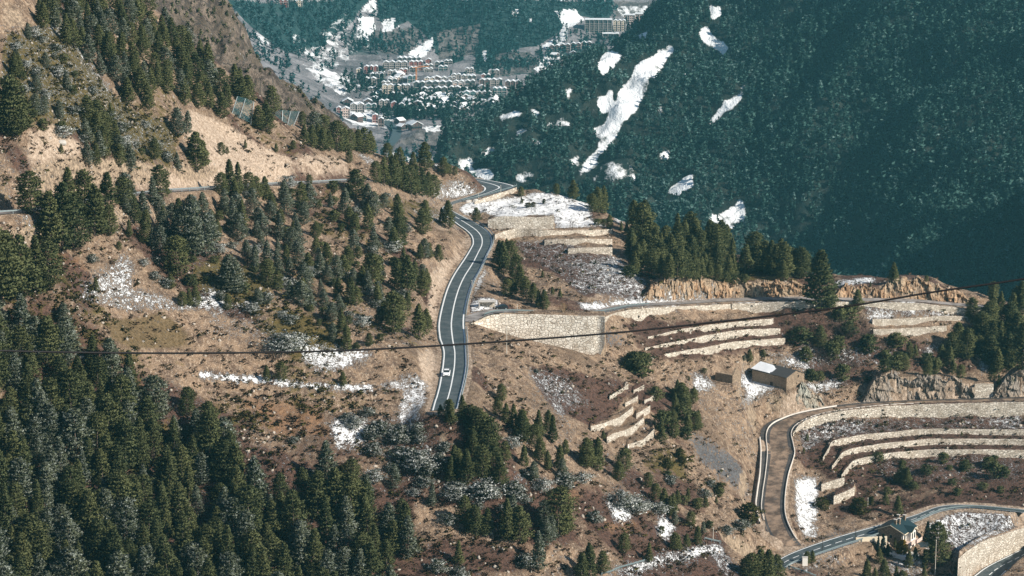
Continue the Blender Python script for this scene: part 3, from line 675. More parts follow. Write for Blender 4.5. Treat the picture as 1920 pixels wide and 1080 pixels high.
S4 = """snow .22 600,90 1010,100 1010,262 600,262
field .9 640,100 1010,100 1010,262 640,262 600,200
snow .8 668,35 700,32 705,55 690,75 668,60
snow .85 765,100 790,80 812,65 806,85 795,105 785,108
snow .6 715,40 740,36 735,60 718,62
snow .8 903,95 912,92 912,120 904,125
snow .95 1000,130 1030,102 1050,104 1062,105 1040,120 1010,135
snow .95 1018,85 1045,60 1062,40 1060,70 1046,86 1020,90
snow .7 1040,20 1080,15 1095,40 1060,50
snow .5 1155,10 1290,0 1260,25 1160,30
snow .5 950,20 970,15 962,35
snow .5 985,35 995,30 990,50
snow .45 560,90 640,80 660,110 600,140
snow .5 570,130 640,140 680,160 640,180 590,150
snow .6 790,238 848,232 850,246 795,248
snow .5 650,190 700,195 720,230 660,235
snow .4 540,60 570,60 580,100 560,100
snow .4 640,20 700,90 640,110 600,60
snow .5 740,150 790,145 780,160
snow .45 480,50 510,80 505,100 485,80
wood .95 705,0 1150,0 1140,45 1080,30 1040,60 1010,85 960,92 900,108 870,95 830,110 800,70 760,40 730,60 710,40
wood .9 800,60 850,45 870,110 850,118 815,100
wood .7 420,0 700,0 660,40 600,90 540,100 460,40
wood .5 640,60 780,60 760,105 660,105
wood .8 890,100 960,92 1000,120 1005,140 950,145 890,140
bare .8 695,60 790,50 770,100 720,100
bare .8 815,60 900,45 890,100 820,110
bare .85 930,100 1000,95 1005,140 920,145
bare .9 780,245 850,245 830,285 740,270
bare .7 1150,0 1300,0 1270,25 1150,30"""
_u = to_px(T3.X, T3.Y, T3.Z)[0]; T3.Z -= 110*(1-sstep(775, 842, _u)); _top = Z0-125; T3.Z = np.where(T3.Z > _top-60, _top-60+60*np.tanh((T3.Z-_top+60)/60), T3.Z)
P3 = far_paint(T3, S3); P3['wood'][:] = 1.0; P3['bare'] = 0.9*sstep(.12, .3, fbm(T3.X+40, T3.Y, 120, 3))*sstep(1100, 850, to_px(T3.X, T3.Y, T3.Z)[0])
P4 = far_paint(T4, S4, 50); P3['snow'] = soften(P3['snow']*np.clip(1.30+1.9*fbm(.8*T3.X+.6*T3.Y, 2.2*(.8*T3.Y-.6*T3.X), 46, 4), 0, 1.1), 1); P4['snow'] = np.maximum(P4['snow'], .62*sstep(.10, .34, fbm(T4.X+500, .6*T4.Y, 70, 4))*(P4['wood'] < .5)); P3['snow'] = np.maximum(P3['snow'], .16*sstep(0, .3, fbm(T3.X, T3.Y, 90, 3)))
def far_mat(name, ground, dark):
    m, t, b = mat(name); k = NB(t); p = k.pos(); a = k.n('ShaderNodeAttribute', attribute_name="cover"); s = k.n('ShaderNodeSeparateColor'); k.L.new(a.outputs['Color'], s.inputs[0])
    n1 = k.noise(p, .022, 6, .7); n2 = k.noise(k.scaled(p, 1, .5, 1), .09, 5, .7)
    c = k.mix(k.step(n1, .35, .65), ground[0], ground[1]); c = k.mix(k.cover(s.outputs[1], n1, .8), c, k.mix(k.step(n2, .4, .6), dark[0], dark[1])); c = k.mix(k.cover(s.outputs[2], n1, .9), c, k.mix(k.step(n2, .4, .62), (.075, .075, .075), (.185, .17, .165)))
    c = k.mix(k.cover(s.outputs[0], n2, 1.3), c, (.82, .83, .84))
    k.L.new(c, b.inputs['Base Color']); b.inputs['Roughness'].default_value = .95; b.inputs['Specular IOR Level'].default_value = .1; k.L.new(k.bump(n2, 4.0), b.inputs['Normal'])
    return m
def far_mesh(name, T, P_, m):
    me = quad_mesh(name, np.stack([T.X, T.Y, T.Z], -1).reshape(-1, 3), grid_quads(len(T.r), len(T.az))[:, ::-1], True); me.materials.append(m)
    vcol(me, "cover", np.stack([P_['snow'], P_['wood'], P_['bare'], P_['field']], -1).reshape(-1, 4)); obj(name, me, kind='structure')
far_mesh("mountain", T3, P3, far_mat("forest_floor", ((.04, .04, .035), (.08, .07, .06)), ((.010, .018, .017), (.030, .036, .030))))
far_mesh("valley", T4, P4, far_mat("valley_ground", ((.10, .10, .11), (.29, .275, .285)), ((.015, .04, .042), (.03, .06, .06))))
m, t, b = mat("spur_rock"); k = NB(t); p = k.pos(); n1 = k.noise(p, .05, 7, .72); n2 = k.noise(k.scaled(p, 1, .6, .6), .22, 7, .78); n3 = k.noise(p, .9, 5, .7); vo = k.n('ShaderNodeTexVoronoi', feature='DISTANCE_TO_EDGE'); k.L.new(k.scaled(p, 1, 1, .5), vo.inputs['Vector']); vo.inputs['Scale'].default_value = .09
c = k.mix(k.step(n2, .40, .60), (.085, .062, .05), (.34, .26, .20)); c = k.mix(k.math('MULTIPLY', k.step(n1, .47, .60), .8), c, (.15, .11, .07)); c = k.mix(k.step(n3, .56, .66), c, (.045, .04, .028)); c = k.mix(k.math('MULTIPLY', k.step(vo.outputs[0], .06, .0), .7), c, (.05, .04, .035)); c = k.mix(k.step(k.math('ADD', k.math('MULTIPLY', n1, .5), k.math('MULTIPLY', n3, .5)), .60, .63), c, (.7, .7, .7))
k.L.new(c, b.inputs['Base Color']); b.inputs['Roughness'].default_value = .95; k.L.new(k.bump(k.math('ADD', n2, k.math('MULTIPLY', n3, .3)), 5.0), b.inputs['Normal']); spur_rock = m
me = quad_mesh("hill", np.stack([T2.X, T2.Y, T2.Z], -1).reshape(-1, 3), grid_quads(len(T2.r), len(T2.az))[:, ::-1], True); obj("hill", me, spur_rock, kind='structure')
# unseen ridge added outside the view on the right to shade the lower forest
gx, gy = np.meshgrid(np.linspace(380, 1500, 90), np.linspace(1000, 2300, 100)); crest = np.interp(gy, [1000, 1150, 1300, 1500, 1700, 1850, 2300], [-300, -85, 15, -35, -125, -210, -330])
sz = Z0 - 360 + (crest+360)*np.exp(-((gx-700-.1*(gy-1500))/np.where(gx < 700, 150, 420))**2) + 22*fbm(gx, gy, 160, 4)
obj("mountain", quad_mesh("mountain", np.stack([gx, gy, sz], -1).reshape(-1, 3), grid_quads(100, 90), True), simple("added_shade_ridge", (.03, .045, .04), .95, .5, .05), kind='structure')
# ground below and beyond everything, out to the horizon
me = mesh("ground", [(-20000, -20000, -180), (20000, -20000, -180), (20000, 20000, -180), (-20000, 20000, -180)], [(0, 1, 2, 3)])
obj("ground", me, simple("distant_ground", (.07, .075, .06), .95, .4, .002), kind='structure')
# air between here and the far valley
hz = MB().box(-9000, 9000, -9000, 9000, -181.5, 520).mesh("haze"); hm = bpy.data.materials.new("mountain_air"); hm.use_nodes = True
t = hm.node_tree; t.nodes.remove(t.nodes["Principled BSDF"]); pv = t.nodes.new("ShaderNodeVolumePrincipled"); t.links.new(pv.outputs[0], t.nodes["Material Output"].inputs['Volume'])
pv.inputs['Color'].default_value = (.25, .78, .88, 1); pv.inputs['Density'].default_value = 0.000075; pv.inputs['Anisotropy'].default_value = 0.2
obj("haze", hz, hm, kind='stuff')
# ================================================================ TREES
def crown_mesh(name, seed, width=0.46, n_br=150, clumps=6, per=2, leaf=0.030, t0=0.06, power=0.8, frost=0.0, droop=0.0, lump=0.35, round_=0.0, tiers=False):
    """needle sprays on whorled branches of a tree one unit tall"""
    g = np.random.default_rng(seed)
    t = t0 + (1-t0)*(g.random(n_br)**0.85); nt_ = 11; t = np.where(tiers, t0+(1-t0)*(np.round((t-t0)/(1-t0)*nt_)/nt_), t)*.6 + t*.4 + g.normal(0, .006, n_br); th = g.random(n_br)*2*np.pi
    prof = (1-t)**power*(1-round_) + round_*np.sqrt(np.clip(1-((t-0.42)/0.6)**2, 0, 1))
    prof = prof*np.clip((t-t0)/0.12+0.55, 0, 1)
    ph = g.random(6)*6.28
    prof = prof*(1+lump*(np.sin(2*th+ph[0]+5*t)*.4+np.sin(3*th+ph[1]-9*t)*.35+np.sin(23*t+ph[2]+th)*.35))
    L = 0.5*width*prof*(0.72+0.4*g.random(n_br)) + 0.012
    q = np.sqrt(g.random((n_br, clumps))*0.9+0.1); q[:, 0] = 1.0
    ang = th[:, None]+g.normal(0, .16, q.shape); rad = L[:, None]*q
    z = t[:, None] + rad*(0.25-droop) - droop*rad*q + g.normal(0, .010, q.shape)
    C = np.stack([rad*np.cos(ang), rad*np.sin(ang), z], -1).reshape(-1, 3); O = np.stack([np.cos(ang), np.sin(ang), 0*ang], -1).reshape(-1, 3)
    fr = np.clip(g.normal(frost, .32, n_br)[:, None]*np.ones_like(q) + g.normal(0, .25, q.shape) + (q-.8)*.6*(frost > 0), 0, 1).reshape(-1) if frost > 0 else np.zeros(len(C))
    C = np.repeat(C, per, 0); O = np.repeat(O, per, 0); fr = np.repeat(fr, per); n = len(C)
    C = C + g.normal(0, leaf*.35, C.shape)
    d = O*0.9 + g.normal(0, .55, O.shape) + np.array([0, 0, .25]); d /= np.linalg.norm(d, axis=1)[:, None]
    s = np.cross(d, g.normal(0, 1, d.shape)); s /= np.linalg.norm(s, axis=1)[:, None]
    a = leaf*(0.8+0.7*g.random(n))[:, None]; b = a*0.42
    V = np.stack([C-d*a*.6-s*b*.6, C-d*a*.1+s*b, C+d*a, C+d*a*.1-s*b], 1).reshape(-1, 3)
    me = quad_mesh(name, V, np.arange(4*n).reshape(n, 4))
    N = O*0.85 + np.array([0, 0, 1.0])*0.55 + g.normal(0, .38, O.shape); N /= np.linalg.norm(N, axis=1)[:, None]
    me.shade_smooth(); me.normals_split_custom_set_from_vertices(np.repeat(N, 4, 0).tolist())
    fr4 = np.repeat(fr, 4); sh = np.repeat(g.random(n), 4); vcol(me, "leaf", np.stack([fr4, sh, 0*sh, 1+0*sh], -1))
    return me
def needle_mat(name, c1, c2, frostcol=(0.42, 0.46, 0.42), frost=1.0):
    m, t, b = mat(name); k = NB(t); a = k.n('ShaderNodeAttribute', attribute_name="leaf"); s = k.n('ShaderNodeSeparateColor'); k.L.new(a.outputs['Color'], s.inputs[0])
    oi = k.n('ShaderNodeObjectInfo'); f = k.math('MULTIPLY_ADD', oi.outputs['Random'], 0.55, k.math('MULTIPLY', s.outputs[1], 0.45))
    c = k.mix(f, c1, c2); c = k.mix(k.math('MULTIPLY', s.outputs[0], frost), c, frostcol)
    k.L.new(c, b.inputs['Base Color']); b.inputs['Roughness'].default_value = .7; b.inputs['Specular IOR Level'].default_value = .2
    tl = k.n('ShaderNodeBsdfTranslucent'); k.L.new(c, tl.inputs[0]); mx = k.n('ShaderNodeMixShader'); mx.inputs[0].default_value = .35; k.L.new(b.outputs[0], mx.inputs[1]); k.L.new(tl.outputs[0], mx.inputs[2]); k.L.new(mx.outputs[0], t.nodes['Material Output'].inputs['Surface'])
    return m
PINE = needle_mat("pine_needles", (0.056, 0.076, 0.034), (0.205, 0.212, 0.088)); FROST = needle_mat("frosted_needles", (0.070, 0.090, 0.052), (0.195, 0.210, 0.125))
RIME = needle_mat("rime_covered_juniper", (0.035, 0.05, 0.022), (0.10, 0.11, 0.05), (0.80, 0.82, 0.80))
BLUE = needle_mat("blue_spruce_needles", (0.02, 0.045, 0.04), (0.05, 0.085, 0.08)); YELLOW = needle_mat("yellow_thuja", (0.30, 0.20, 0.02), (0.48, 0.32, 0.03)); OLIVE = needle_mat("olive_broom", (0.06, 0.065, 0.018), (0.12, 0.11, 0.035))
FARN = needle_mat("far_spruce_needles", (0.006, 0.032, 0.030), (0.070, 0.155, 0.135), (0.20, 0.31, 0.30)); TWIG = needle_mat("bare_twigs", (0.065, 0.046, 0.042), (0.15, 0.105, 0.09)); STRAWB = needle_mat("straw_bush", (0.30, 0.20, 0.11), (0.45, 0.32, 0.18))
BARK = simple("grey_brown_bark", (0.13, 0.10, 0.08), .9, .4, 2.0)
def trunk_mesh(name, h=0.93, r=0.017, lean=0.01):
    return MB().tube([(0, 0, -0.06), (lean, 0, h*.35), (0, lean, h*.7), (0, 0, h)], [r*1.25, r, r*.6, r*.15], 7).mesh(name, True)
def twig_mesh(name, seed, spread=0.42, n=90, thick=0.0065, tree=False):
    """bare branching stems"""
    g = random.Random(seed); mb = MB()
    def grow(p, d, L, r, lev):
        q = p + d*L*.5 + Vector((g.gauss(0, .03), g.gauss(0, .03), 0))*L; e = q + (d+Vector((g.gauss(0, .15), g.gauss(0, .15), .1))).normalized()*L*.5
        mb.tube([p, q, e], [r, r*.8, r*.5], 3)
        if lev:
            for _ in range(3): grow(q.lerp(e, g.random()), (d+Vector((g.gauss(0, .55), g.gauss(0, .55), g.gauss(.15, .3)))).normalized(), L*.6, r*.6, lev-1)
    if tree:
        mb.tube([(0, 0, -.05), (0, 0, .35)], [.022, .018], 5)
        for i in range(9): grow(Vector((0, 0, .22+.03*i)), Vector((math.cos(i*2.4)*.75, math.sin(i*2.4)*.75, .8)).normalized(), .38, .011, 3)
    else:
        for i in range(n//7):
            a = g.random()*6.28; grow(Vector((g.gauss(0, .08), g.gauss(0, .08), -.05)), Vector((math.cos(a)*spread*g.uniform(.3, 1.6), math.sin(a)*spread*g.uniform(.3, 1.6), 1)).normalized(), .55*g.uniform(.7, 1.1), thick, 2)
    me = mb.mesh(name); return me
def leafcol(me):
    a = me.color_attributes.new("leaf", 'FLOAT_COLOR', 'POINT'); n = len(me.vertices); g = np.random.default_rng(5)
    C = np.zeros((n, 4), np.float32); C[:, 1] = g.random(n); C[:, 3] = 1; a.data.foreach_set('color', C.ravel()); return me
TR = [trunk_mesh("trunk", .9, .017, .008), trunk_mesh("trunk", .92, .014, -.012)]
def variants(fn, n): return [fn(i) for i in range(n)]
KINDS = {   # kind: (name, category, crown meshes, material)
 'P': ("pine_tree", "pine tree", variants(lambda i: crown_mesh("crown", 10+i, width=(.56, .66, .50, .62, .72, .54)[i], power=(.8, .72, .9, .75, .7, .85)[i], round_=(.2, .5, .05, .25, .65, .12)[i], n_br=400, clumps=8, per=2, leaf=.0225, tiers=True), 6), PINE),
 'F': ("frosted_pine_tree", "pine tree", variants(lambda i: crown_mesh("crown", 30+i, width=(.58, .68, .54, .64)[i], power=.8, round_=(.2, .55, .1, .4)[i], n_br=400, clumps=8, per=2, leaf=.0225, tiers=True, frost=(.01, .05, .03, .09)[i]), 4), FROST),
 'J': ("juniper_shrub", "shrub", variants(lambda i: crown_mesh("crown", 50+i, width=(1.5, 1.9, 1.3)[i], power=.5, round_=.75, n_br=230, clumps=7, per=2, leaf=.056, t0=.0, frost=(.22, .42, .12)[i], lump=.9), 3), RIME),
 'O': ("green_shrub", "shrub", variants(lambda i: crown_mesh("crown", 60+i, width=(1.3, 1.0)[i], power=.5, round_=.8, n_br=150, clumps=5, per=2, leaf=.07, t0=.0, lump=.5), 2), OLIVE),
 'G': ("dark_shrub", "shrub", variants(lambda i: crown_mesh("crown", 64+i, width=(1.0, 1.25)[i], power=.5, round_=.8, n_br=150, clumps=5, per=2, leaf=.07, t0=.0, lump=.5), 2), PINE),
 'S': ("spruce_tree", "spruce tree", variants(lambda i: crown_mesh("crown", 70+i, width=(.44, .40)[i], power=.95, round_=0, n_br=230, clumps=6, per=2, leaf=.030, droop=.35), 2), BLUE),
 'C': ("cypress_tree", "cypress tree", variants(lambda i: crown_mesh("crown", 80+i, width=.22, power=.5, round_=.7, n_br=160, clumps=5, per=2, leaf=.035, t0=.02, lump=.15), 1), PINE),
 'Y': ("thuja_bush", "shrub", variants(lambda i: crown_mesh("crown", 85+i, width=.50, power=.6, round_=.6, n_br=150, clumps=5, per=2, leaf=.05, t0=.02, lump=.2), 1), YELLOW),
 'B': ("bare_shrub", "bare shrub", variants(lambda i: leafcol(twig_mesh("branches", 90+i)), 3), TWIG),
 'W': ("straw_bush", "bare shrub", variants(lambda i: leafcol(twig_mesh("branches", 95+i, .55, 110, .010)), 1), STRAWB),
 'T': ("bare_tree", "bare tree", variants(lambda i: leafcol(twig_mesh("branches", 97+i, tree=True)), 1), TWIG)}
# single trees and shrubs: kind, then u v height (photo pixels of the foot)
LIST = """P 617 283 40;632 285 60;648 286 50;656 284 42;672 285 44;683 288 50;695 291 48;730 263 18;647 234 12;655 306 24;667 373 58;688 341 32;705 343 42;720 348 55;733 352 64;745 355 70;757 359 60;770 364 55;780 367 60;792 368 55;803 370 50;812 371 45;727 302 35;750 312 38;775 322 38;797 322 58;800 300 36;832 328 35;842 327 20;853 329 18;838 404 42;828 420 32
P 1760 1062 86;655 428 42;690 432 52;748 467 62;797 421 48;840 428 54;805 485 32;822 491 34;788 486 30;672 485 24;697 541 68;680 546 50;708 579 50;762 556 80;745 541 60;778 536 50;800 541 40;740 626 84;720 611 50;785 638 72;800 626 50;692 649 26;655 573 55;650 656 50;645 526 50;893 416 28
P 950 471 25;935 506 58;945 516 68;956 500 50;965 531 58;975 546 50;985 561 45;951 556 35;963 557 34;1000 566 38;1020 581 40;1010 576 34;1050 559 18;1036 553 16;1017 521 14;977 369 20;978 382 13;1043 365 22;1075 374 38;1090 377 35;1110 376 30;1062 366 20;1120 399 50;1130 400 55;1142 402 50;1110 397 35;1165 388 45;1180 393 45;1190 428 55;1205 443 70;1213 453 74;1198 418 58;1143 429 28;1165 434 20;1175 442 24;1185 457 32
P 1205 458 80;1220 460 50;1250 443 60;1262 445 64;1270 450 52;1295 471 76;1305 473 68;1311 483 55;1323 483 46;1332 468 58;1342 488 70;1352 483 74;1362 473 54;1222 521 56;1240 523 50;1255 525 52;1270 523 60;1285 525 55;1300 526 50;1315 525 46;1330 523 36;1346 527 32;1397 498 42;1405 481 52;1416 493 60;1414 506 36;1435 511 62;1446 513 65;1453 515 60;1465 513 68;1472 521 70;1468 526 40;1483 518 55;1493 521 50;1205 500 45;1190 515 45;1215 480 45;1238 490 45;1380 515 24
P 1537 583 118;1524 560 80;1550 560 76;1556 582 40;1510 518 50;1500 522 60;1607 585 44;1675 532 42;1737 529 13;1632 538 11;1830 572 45;1862 562 35;1900 566 60;1912 596 70;1890 624 50;1838 628 40;1846 631 36;1797 668 65;1785 671 50;1811 673 60;1860 658 60;1875 668 70;1850 653 50;1905 664 80;1917 692 90;1705 671 30;1716 673 28;1765 683 40;1780 693 45;1537 653 45;1890 690 70;1870 700 50
P 1405 680 27;1431 670 16;1292 714 9;1278 767 52;1289 814 40;1303 807 38;1285 757 34;1300 757 30;1270 740 30;1240 830 48;1262 790 24;842 783 36;867 784 46;826 779 22;900 837 75;915 847 70;885 857 56;855 892 62;843 907 56;875 907 70;905 897 66;937 912 60;926 892 60;963 802 48;975 814 45;1010 820 55;1037 830 55;985 822 40;940 752 34;1013 867 50;1027 882 40;1060 852 30;1100 877 60;1120 882 66;1131 824 18;1170 885 48;1160 902 40;1215 914 30;1045 1004 96;950 1014 84;975 1019 75;893 1004 60;880 999 50;910 1004 55;1107 1086 72;1090 1088 55;1170 1037 40;1217 1054 40;1272 1032 30;1262 967 45;860 1060 50;1130 1075 45
P 1290 937 25;1245 957 45;1256 967 40;1323 952 20;1343 944 14;1270 947 30;1308 1022 38;1287 1027 28;1265 1030 34;1295 987 30;1425 1092 66;1440 1096 70;1410 1090 55;1456 1092 56;1400 1086 44;1690 907 45;1700 912 38;1683 967 40;1660 947 25;1625 1092 46;1657 1092 46;1640 1098 36;1680 1094 34;1692 1098 30;1513 1057 25;1523 1056 25;1513 827 14;1507 850 12;1803 818 10;1733 1085 26
P 117 472 132;95 468 112;140 467 106;177 442 96;190 440 80;205 442 60;20 562 130;42 558 120;70 550 110;90 542 92;3 565 140;-15 560 130;223 470 18;60 402 82;30 398 76;160 402 86;130 392 80;200 397 76;0 398 80;333 519 80;320 542 30;342 575 30;367 575 42;355 574 36;427 582 33;500 715 32;527 715 38;643 724 28;180 547 28;28 147 50;35 143 45;15 252 110;26 257 90;36 252 80;208 237 45;367 320 75;381 312 50;115 289 20;432 367 70;447 367 65;415 367 45;467 367 45;481 374 45;497 374 45;540 347 27;580 347 20;303 372 65;232 387 56;460 279 18;415 291 25;426 289 15;518 286 18;550 280 18;485 243 46;500 248 55;461 240 22;508 264 35;522 272 40;567 236 28;585 278 45;605 283 45;597 271 40;540 262 36;555 268 36;571 272 40;290 299 42
F 288 387 58;240 392 70;335 322 38;333 257 56;350 252 45;120 612 46;365 482 110;350 472 92;385 482 86;396 462 70;430 547 72;445 550 65;420 542 50;485 572 32;478 502 45;625 642 40;738 917 50;808 950 48;1000 902 40;1055 899 42;1010 1070 78;1022 1024 60;1032 1014 50;65 217 42;81 215 36;1395 677 12;620 390 30;683 397 25;720 390 28
J 960 840 20;1093 905 18;853 940 28;905 937 34;970 940 22;663 802 22;713 817 28;750 820 24;700 855 26;783 880 34;800 894 30;833 848 20;1115 980 22;1165 952 30;1190 964 28;1210 957 18;1235 962 18;1362 1002 16;530 662 34;546 657 30;173 493 16;650 790 16;550 832 14;700 387 12;724 373 12;745 1000 30;765 870 30;690 780 16;1045 985 18;985 1065 28;1005 700 8;870 600 6;840 985 22;700 905 24;820 1075 26;860 1085 22;310 540 18;290 525 16;270 500 14
O 1405 982 38;1540 955 22;1612 964 30;1633 947 16;1250 880 20;1275 860 20;1020 382 9;1000 388 9;990 389 9;1280 870 14;1350 925 20;640 890 18
G 1520 714 22;1536 714 18;1663 927 14;1737 890 18;1780 882 10;1805 882 11;1865 895 28;1882 895 20;1320 700 10;1120 422 12;1131 423 12;1360 530 20;1375 532 18;1395 530 16;1180 520 22;1190 700 40;1200 706 44;1185 690 30;1330 990 14;1240 1000 14
B 980 522 38;993 582 26;1325 714 30;1600 638 44;1620 643 44;1585 642 38;1495 622 24;1640 640 30;1560 658 38;1546 668 28;1697 948 34;1720 947 16;1505 640 24;1570 625 30;1655 655 26;1460 745 16;1475 740 18;445 250 20;640 880 16;715 800 16;1560 680 24;1480 610 16
W 1057 585 24;1110 570 14;1560 760 22;1850 650 10
T 1073 432 24;1047 427 12
S 1655 1037 40;1646 1034 30;1737 1015 40;1745 1050 40
C 1620 1009 34;1632 1006 25;1678 1028 21;1733 1066 38
Y 1694 1044 33;1685 1043 25"""
TREES = []
for line in LIST.split('\n'):
    kd, rest = line.split(' ', 1)
    for q in rest.split(';'): TREES.append((kd, *map(float, q.split())))
def scatter(kinds, poly, sx, sy, h0, h1, seed):
    g = random.Random(seed); us = [p[0] for p in poly]; vs = [p[1] for p in poly]; v = min(vs); row = 0
    while v < max(vs):
        u = min(us)+(row % 2)*sx*.5
        while u < max(us):
            a = u+g.uniform(-.38, .38)*sx; b_ = v+g.uniform(-.4, .4)*sy
            if in_poly(np.array([a]), np.array([b_]), poly)[0]: TREES.append((g.choice(kinds), a, b_, g.uniform(h0, h1)))
            u += sx
        v += sy; row += 1
scatter('PPF', [(-20, 600), (60, 620), (120, 650), (200, 700), (260, 760), (390, 790), (420, 850), (480, 925), (560, 940), (620, 905), (690, 925), (750, 975), (785, 1000), (770, 1050), (745, 1100), (745, 1165), (-20, 1165)], 40, 32, 58, 104, 1)
scatter('PFF', [(225, 395), (270, 400), (350, 400), (420, 400), (520, 385), (590, 425), (625, 500), (650, 560), (640, 640), (600, 600), (540, 575), (480, 520), (440, 480), (400, 440), (300, 490), (240, 455)], 29, 22, 32, 56, 2)
scatter('PPPF', [(60, -20), (70, 40), (105, 95), (150, 105), (200, 155), (240, 205), (270, 215), (320, 195), (400, 225), (440, 222), (480, 232), (530, 252), (560, 258), (642, 268), (640, 252), (560, 230), (500, 202), (400, 145), (340, 70), (300, 32), (290, -20)], 25, 20, 44, 60, 3)
scatter('PF', [(150, 215), (175, 215), (265, 325), (165, 315), (160, 265)], 26, 20, 42, 56, 4)
scatter('PF', [(400, 375), (520, 375), (600, 380), (600, 400), (480, 400)], 34, 22, 36, 50, 5)
scatter('P', [(1690, 690), (1760, 690), (1900, 720), (1905, 735), (1840, 738), (1700, 712)], 26, 18, 22, 34, 6)
scatter('PF', [(1180, 905), (1230, 925), (1270, 985), (1330, 1000), (1290, 1010), (1230, 950)], 34, 26, 22, 34, 7)
scatter('P', [(1180, 470), (1290, 500), (1350, 510), (1300, 522), (1190, 510)], 24, 14, 34, 48, 8)
scatter('F', [(20, 60), (60, 60), (150, 200), (120, 240), (60, 230), (10, 160)], 60, 50, 28, 40, 9)
scatter('P', [(830, 795), (920, 770), (1000, 775), (1060, 835), (1130, 872), (1180, 892), (1100, 900), (1000, 880), (940, 912), (840, 905)], 46, 36, 34, 58, 10)
scatter('PPF', [(860, 965), (960, 955), (1000, 950), (1085, 1015), (1000, 1040), (880, 1020)], 56, 40, 44, 70, 11)
scatter('J', [(640, 785), (760, 775), (830, 850), (910, 930), (1000, 890), (1110, 910), (1000, 960), (850, 975), (730, 905)], 50, 30, 14, 28, 12)
scatter('JGG', [(420, 350), (620, 350), (800, 420), (800, 520), (700, 660), (560, 640), (400, 560), (220, 470)], 44, 30, 12, 22, 13)
scatter('GJ', [(20, 70), (80, 60), (200, 200), (330, 260), (330, 320), (150, 280), (20, 240)], 36, 30, 12, 22, 14)
scatter('BBGBB', [(1490, 600), (1630, 600), (1640, 700), (1560, 720), (1500, 690)], 26, 17, 24, 40, 15)
scatter('GB', [(1640, 640), (1720, 640), (1780, 700), (1660, 700)], 26, 18, 18, 28, 16)
scatter('PG', [(1225, 730), (1300, 740), (1330, 800), (1290, 830), (1240, 830)], 30, 24, 22, 40, 17)
scatter('GBJ', [(1180, 860), (1330, 900), (1420, 990), (1350, 1010), (1260, 960)], 40, 26, 12, 22, 18)
scatter('GB', [(1640, 860), (1900, 860), (1900, 930), (1700, 940)], 44, 22, 12, 22, 19)
scatter('PF', [(640, 400), (700, 380), (820, 440), (800, 520), (790, 620), (700, 640), (650, 540)], 40, 34, 34, 56, 20)
scatter('P', [(1180, 475), (1240, 450), (1330, 480), (1390, 505), (1500, 522), (1440, 527), (1300, 522), (1190, 515)], 21, 13, 40, 66, 21)
scatter('P', [(1820, 600), (1920, 560), (1925, 720), (1840, 690)], 26, 22, 36, 60, 22)
scatter('T', [(60, 650), (360, 780), (500, 920), (700, 960), (300, 1050)], 170, 80, 40, 62, 23)
scatter('T', [(230, 420), (560, 400), (640, 600), (480, 520)], 110, 60, 26, 40, 24)
TREES += [('P', 1648, 1056, 30), ('P', 1704, 1064, 34), ('P', 1716, 1050, 26), ('C', 1664, 1044, 26)]
# ---------------------------------------------------------------- standing them on the ground
u_ = np.array([t[1] for t in TREES]); v_ = np.array([t[2] for t in TREES]); ok_v = np.minimum(v_, 1175)
_H = T1.hit(u_, ok_v)
ZONES = [("the snow beside the far road bend", 900, 355), ("the bend where the road leaves the trees", 850, 415), ("the cut bank left of the grey road", 760, 560), ("the wood above the far road bend", 760, 340), ("the ridge before the village", 680, 275), ("the rockfall nets", 500, 240),
 ("the wooded ridge at the top left", 260, 110), ("the mossy slope at the top left", 60, 140), ("the pale bank above the upper road", 200, 270), ("the upper road's pale cutting", 440, 340), ("the upper road at the left edge", 60, 400), ("the snowy knoll at the left", 250, 520), ("the frosty wood mid left", 450, 470), ("the brown slope left of the road", 640, 450),
 ("the curved snow track", 560, 690), ("the dark lower left wood", 300, 930), ("the bank below the snow track", 740, 850), ("the near end of the grey road", 880, 850), ("the dark hollow at the bottom", 950, 1000), ("the spur below the road end", 1020, 840), ("the stepped terraces", 1200, 830), ("the big cream retaining wall", 1050, 640), ("the grassy bank below the road curve", 960, 520), ("the snowy plateau", 1050, 385),
 ("the dark clump behind the snowy plateau", 1170, 420), ("the wood on top of the orange cliff", 1290, 490), ("the gap between the orange cliffs", 1520, 540), ("the knoll on the far orange cliff", 1680, 540), ("the stone barn", 1420, 690), ("the three curved terrace walls", 1560, 640), ("the snowy right edge", 1840, 650), ("the rock face above the brown track", 1760, 710),
 ("the brown track bend", 1480, 850), ("the long terrace walls at lower right", 1750, 880), ("the tan bank above the valley road", 1620, 950), ("the house with the teal roof", 1690, 1030), ("the valley road end", 1520, 1060), ("the snowy path with the guard rail", 1250, 1030), ("the gully of grey slate", 1300, 920)]
ADJ = {'P': 'dark green pine', 'F': 'frost dusted pine', 'J': 'low snow covered juniper', 'O': 'olive green shrub', 'G': 'dark round shrub', 'B': 'bare grey brown shrub', 'W': 'straw coloured bush', 'T': 'leafless tree', 'S': 'blue green spruce', 'C': 'slim dark cypress', 'Y': 'golden yellow thuja'}
recs = []
for i, (kd, u, v, h) in enumerate(TREES):
    if np.isnan(_H[i, 0]): continue
    p = _H[i]; D = math.sqrt(p[0]**2+p[1]**2+(p[2]-Z0)**2)
    z = min(range(len(ZONES)), key=lambda j: (ZONES[j][1]-u)**2+(1.3*(ZONES[j][2]-v))**2)
    recs.append(dict(k=kd, p=p, s=h*D/F*0.98, h=h, u=u, v=v, z=z))
def clear_of_roads(p, m=0.6):
    for q, w_ in ((main_road, 3.9), (branch_road, 2.6), (valley_road, 3.8), (upper_road, 3.1), (gravel_road, 4.4), (lower_road, 3.6)):
        d = np.hypot(q.C[:, 0]-p[0], q.C[:, 1]-p[1])
        if d.min() < w_+m: return False
    return True
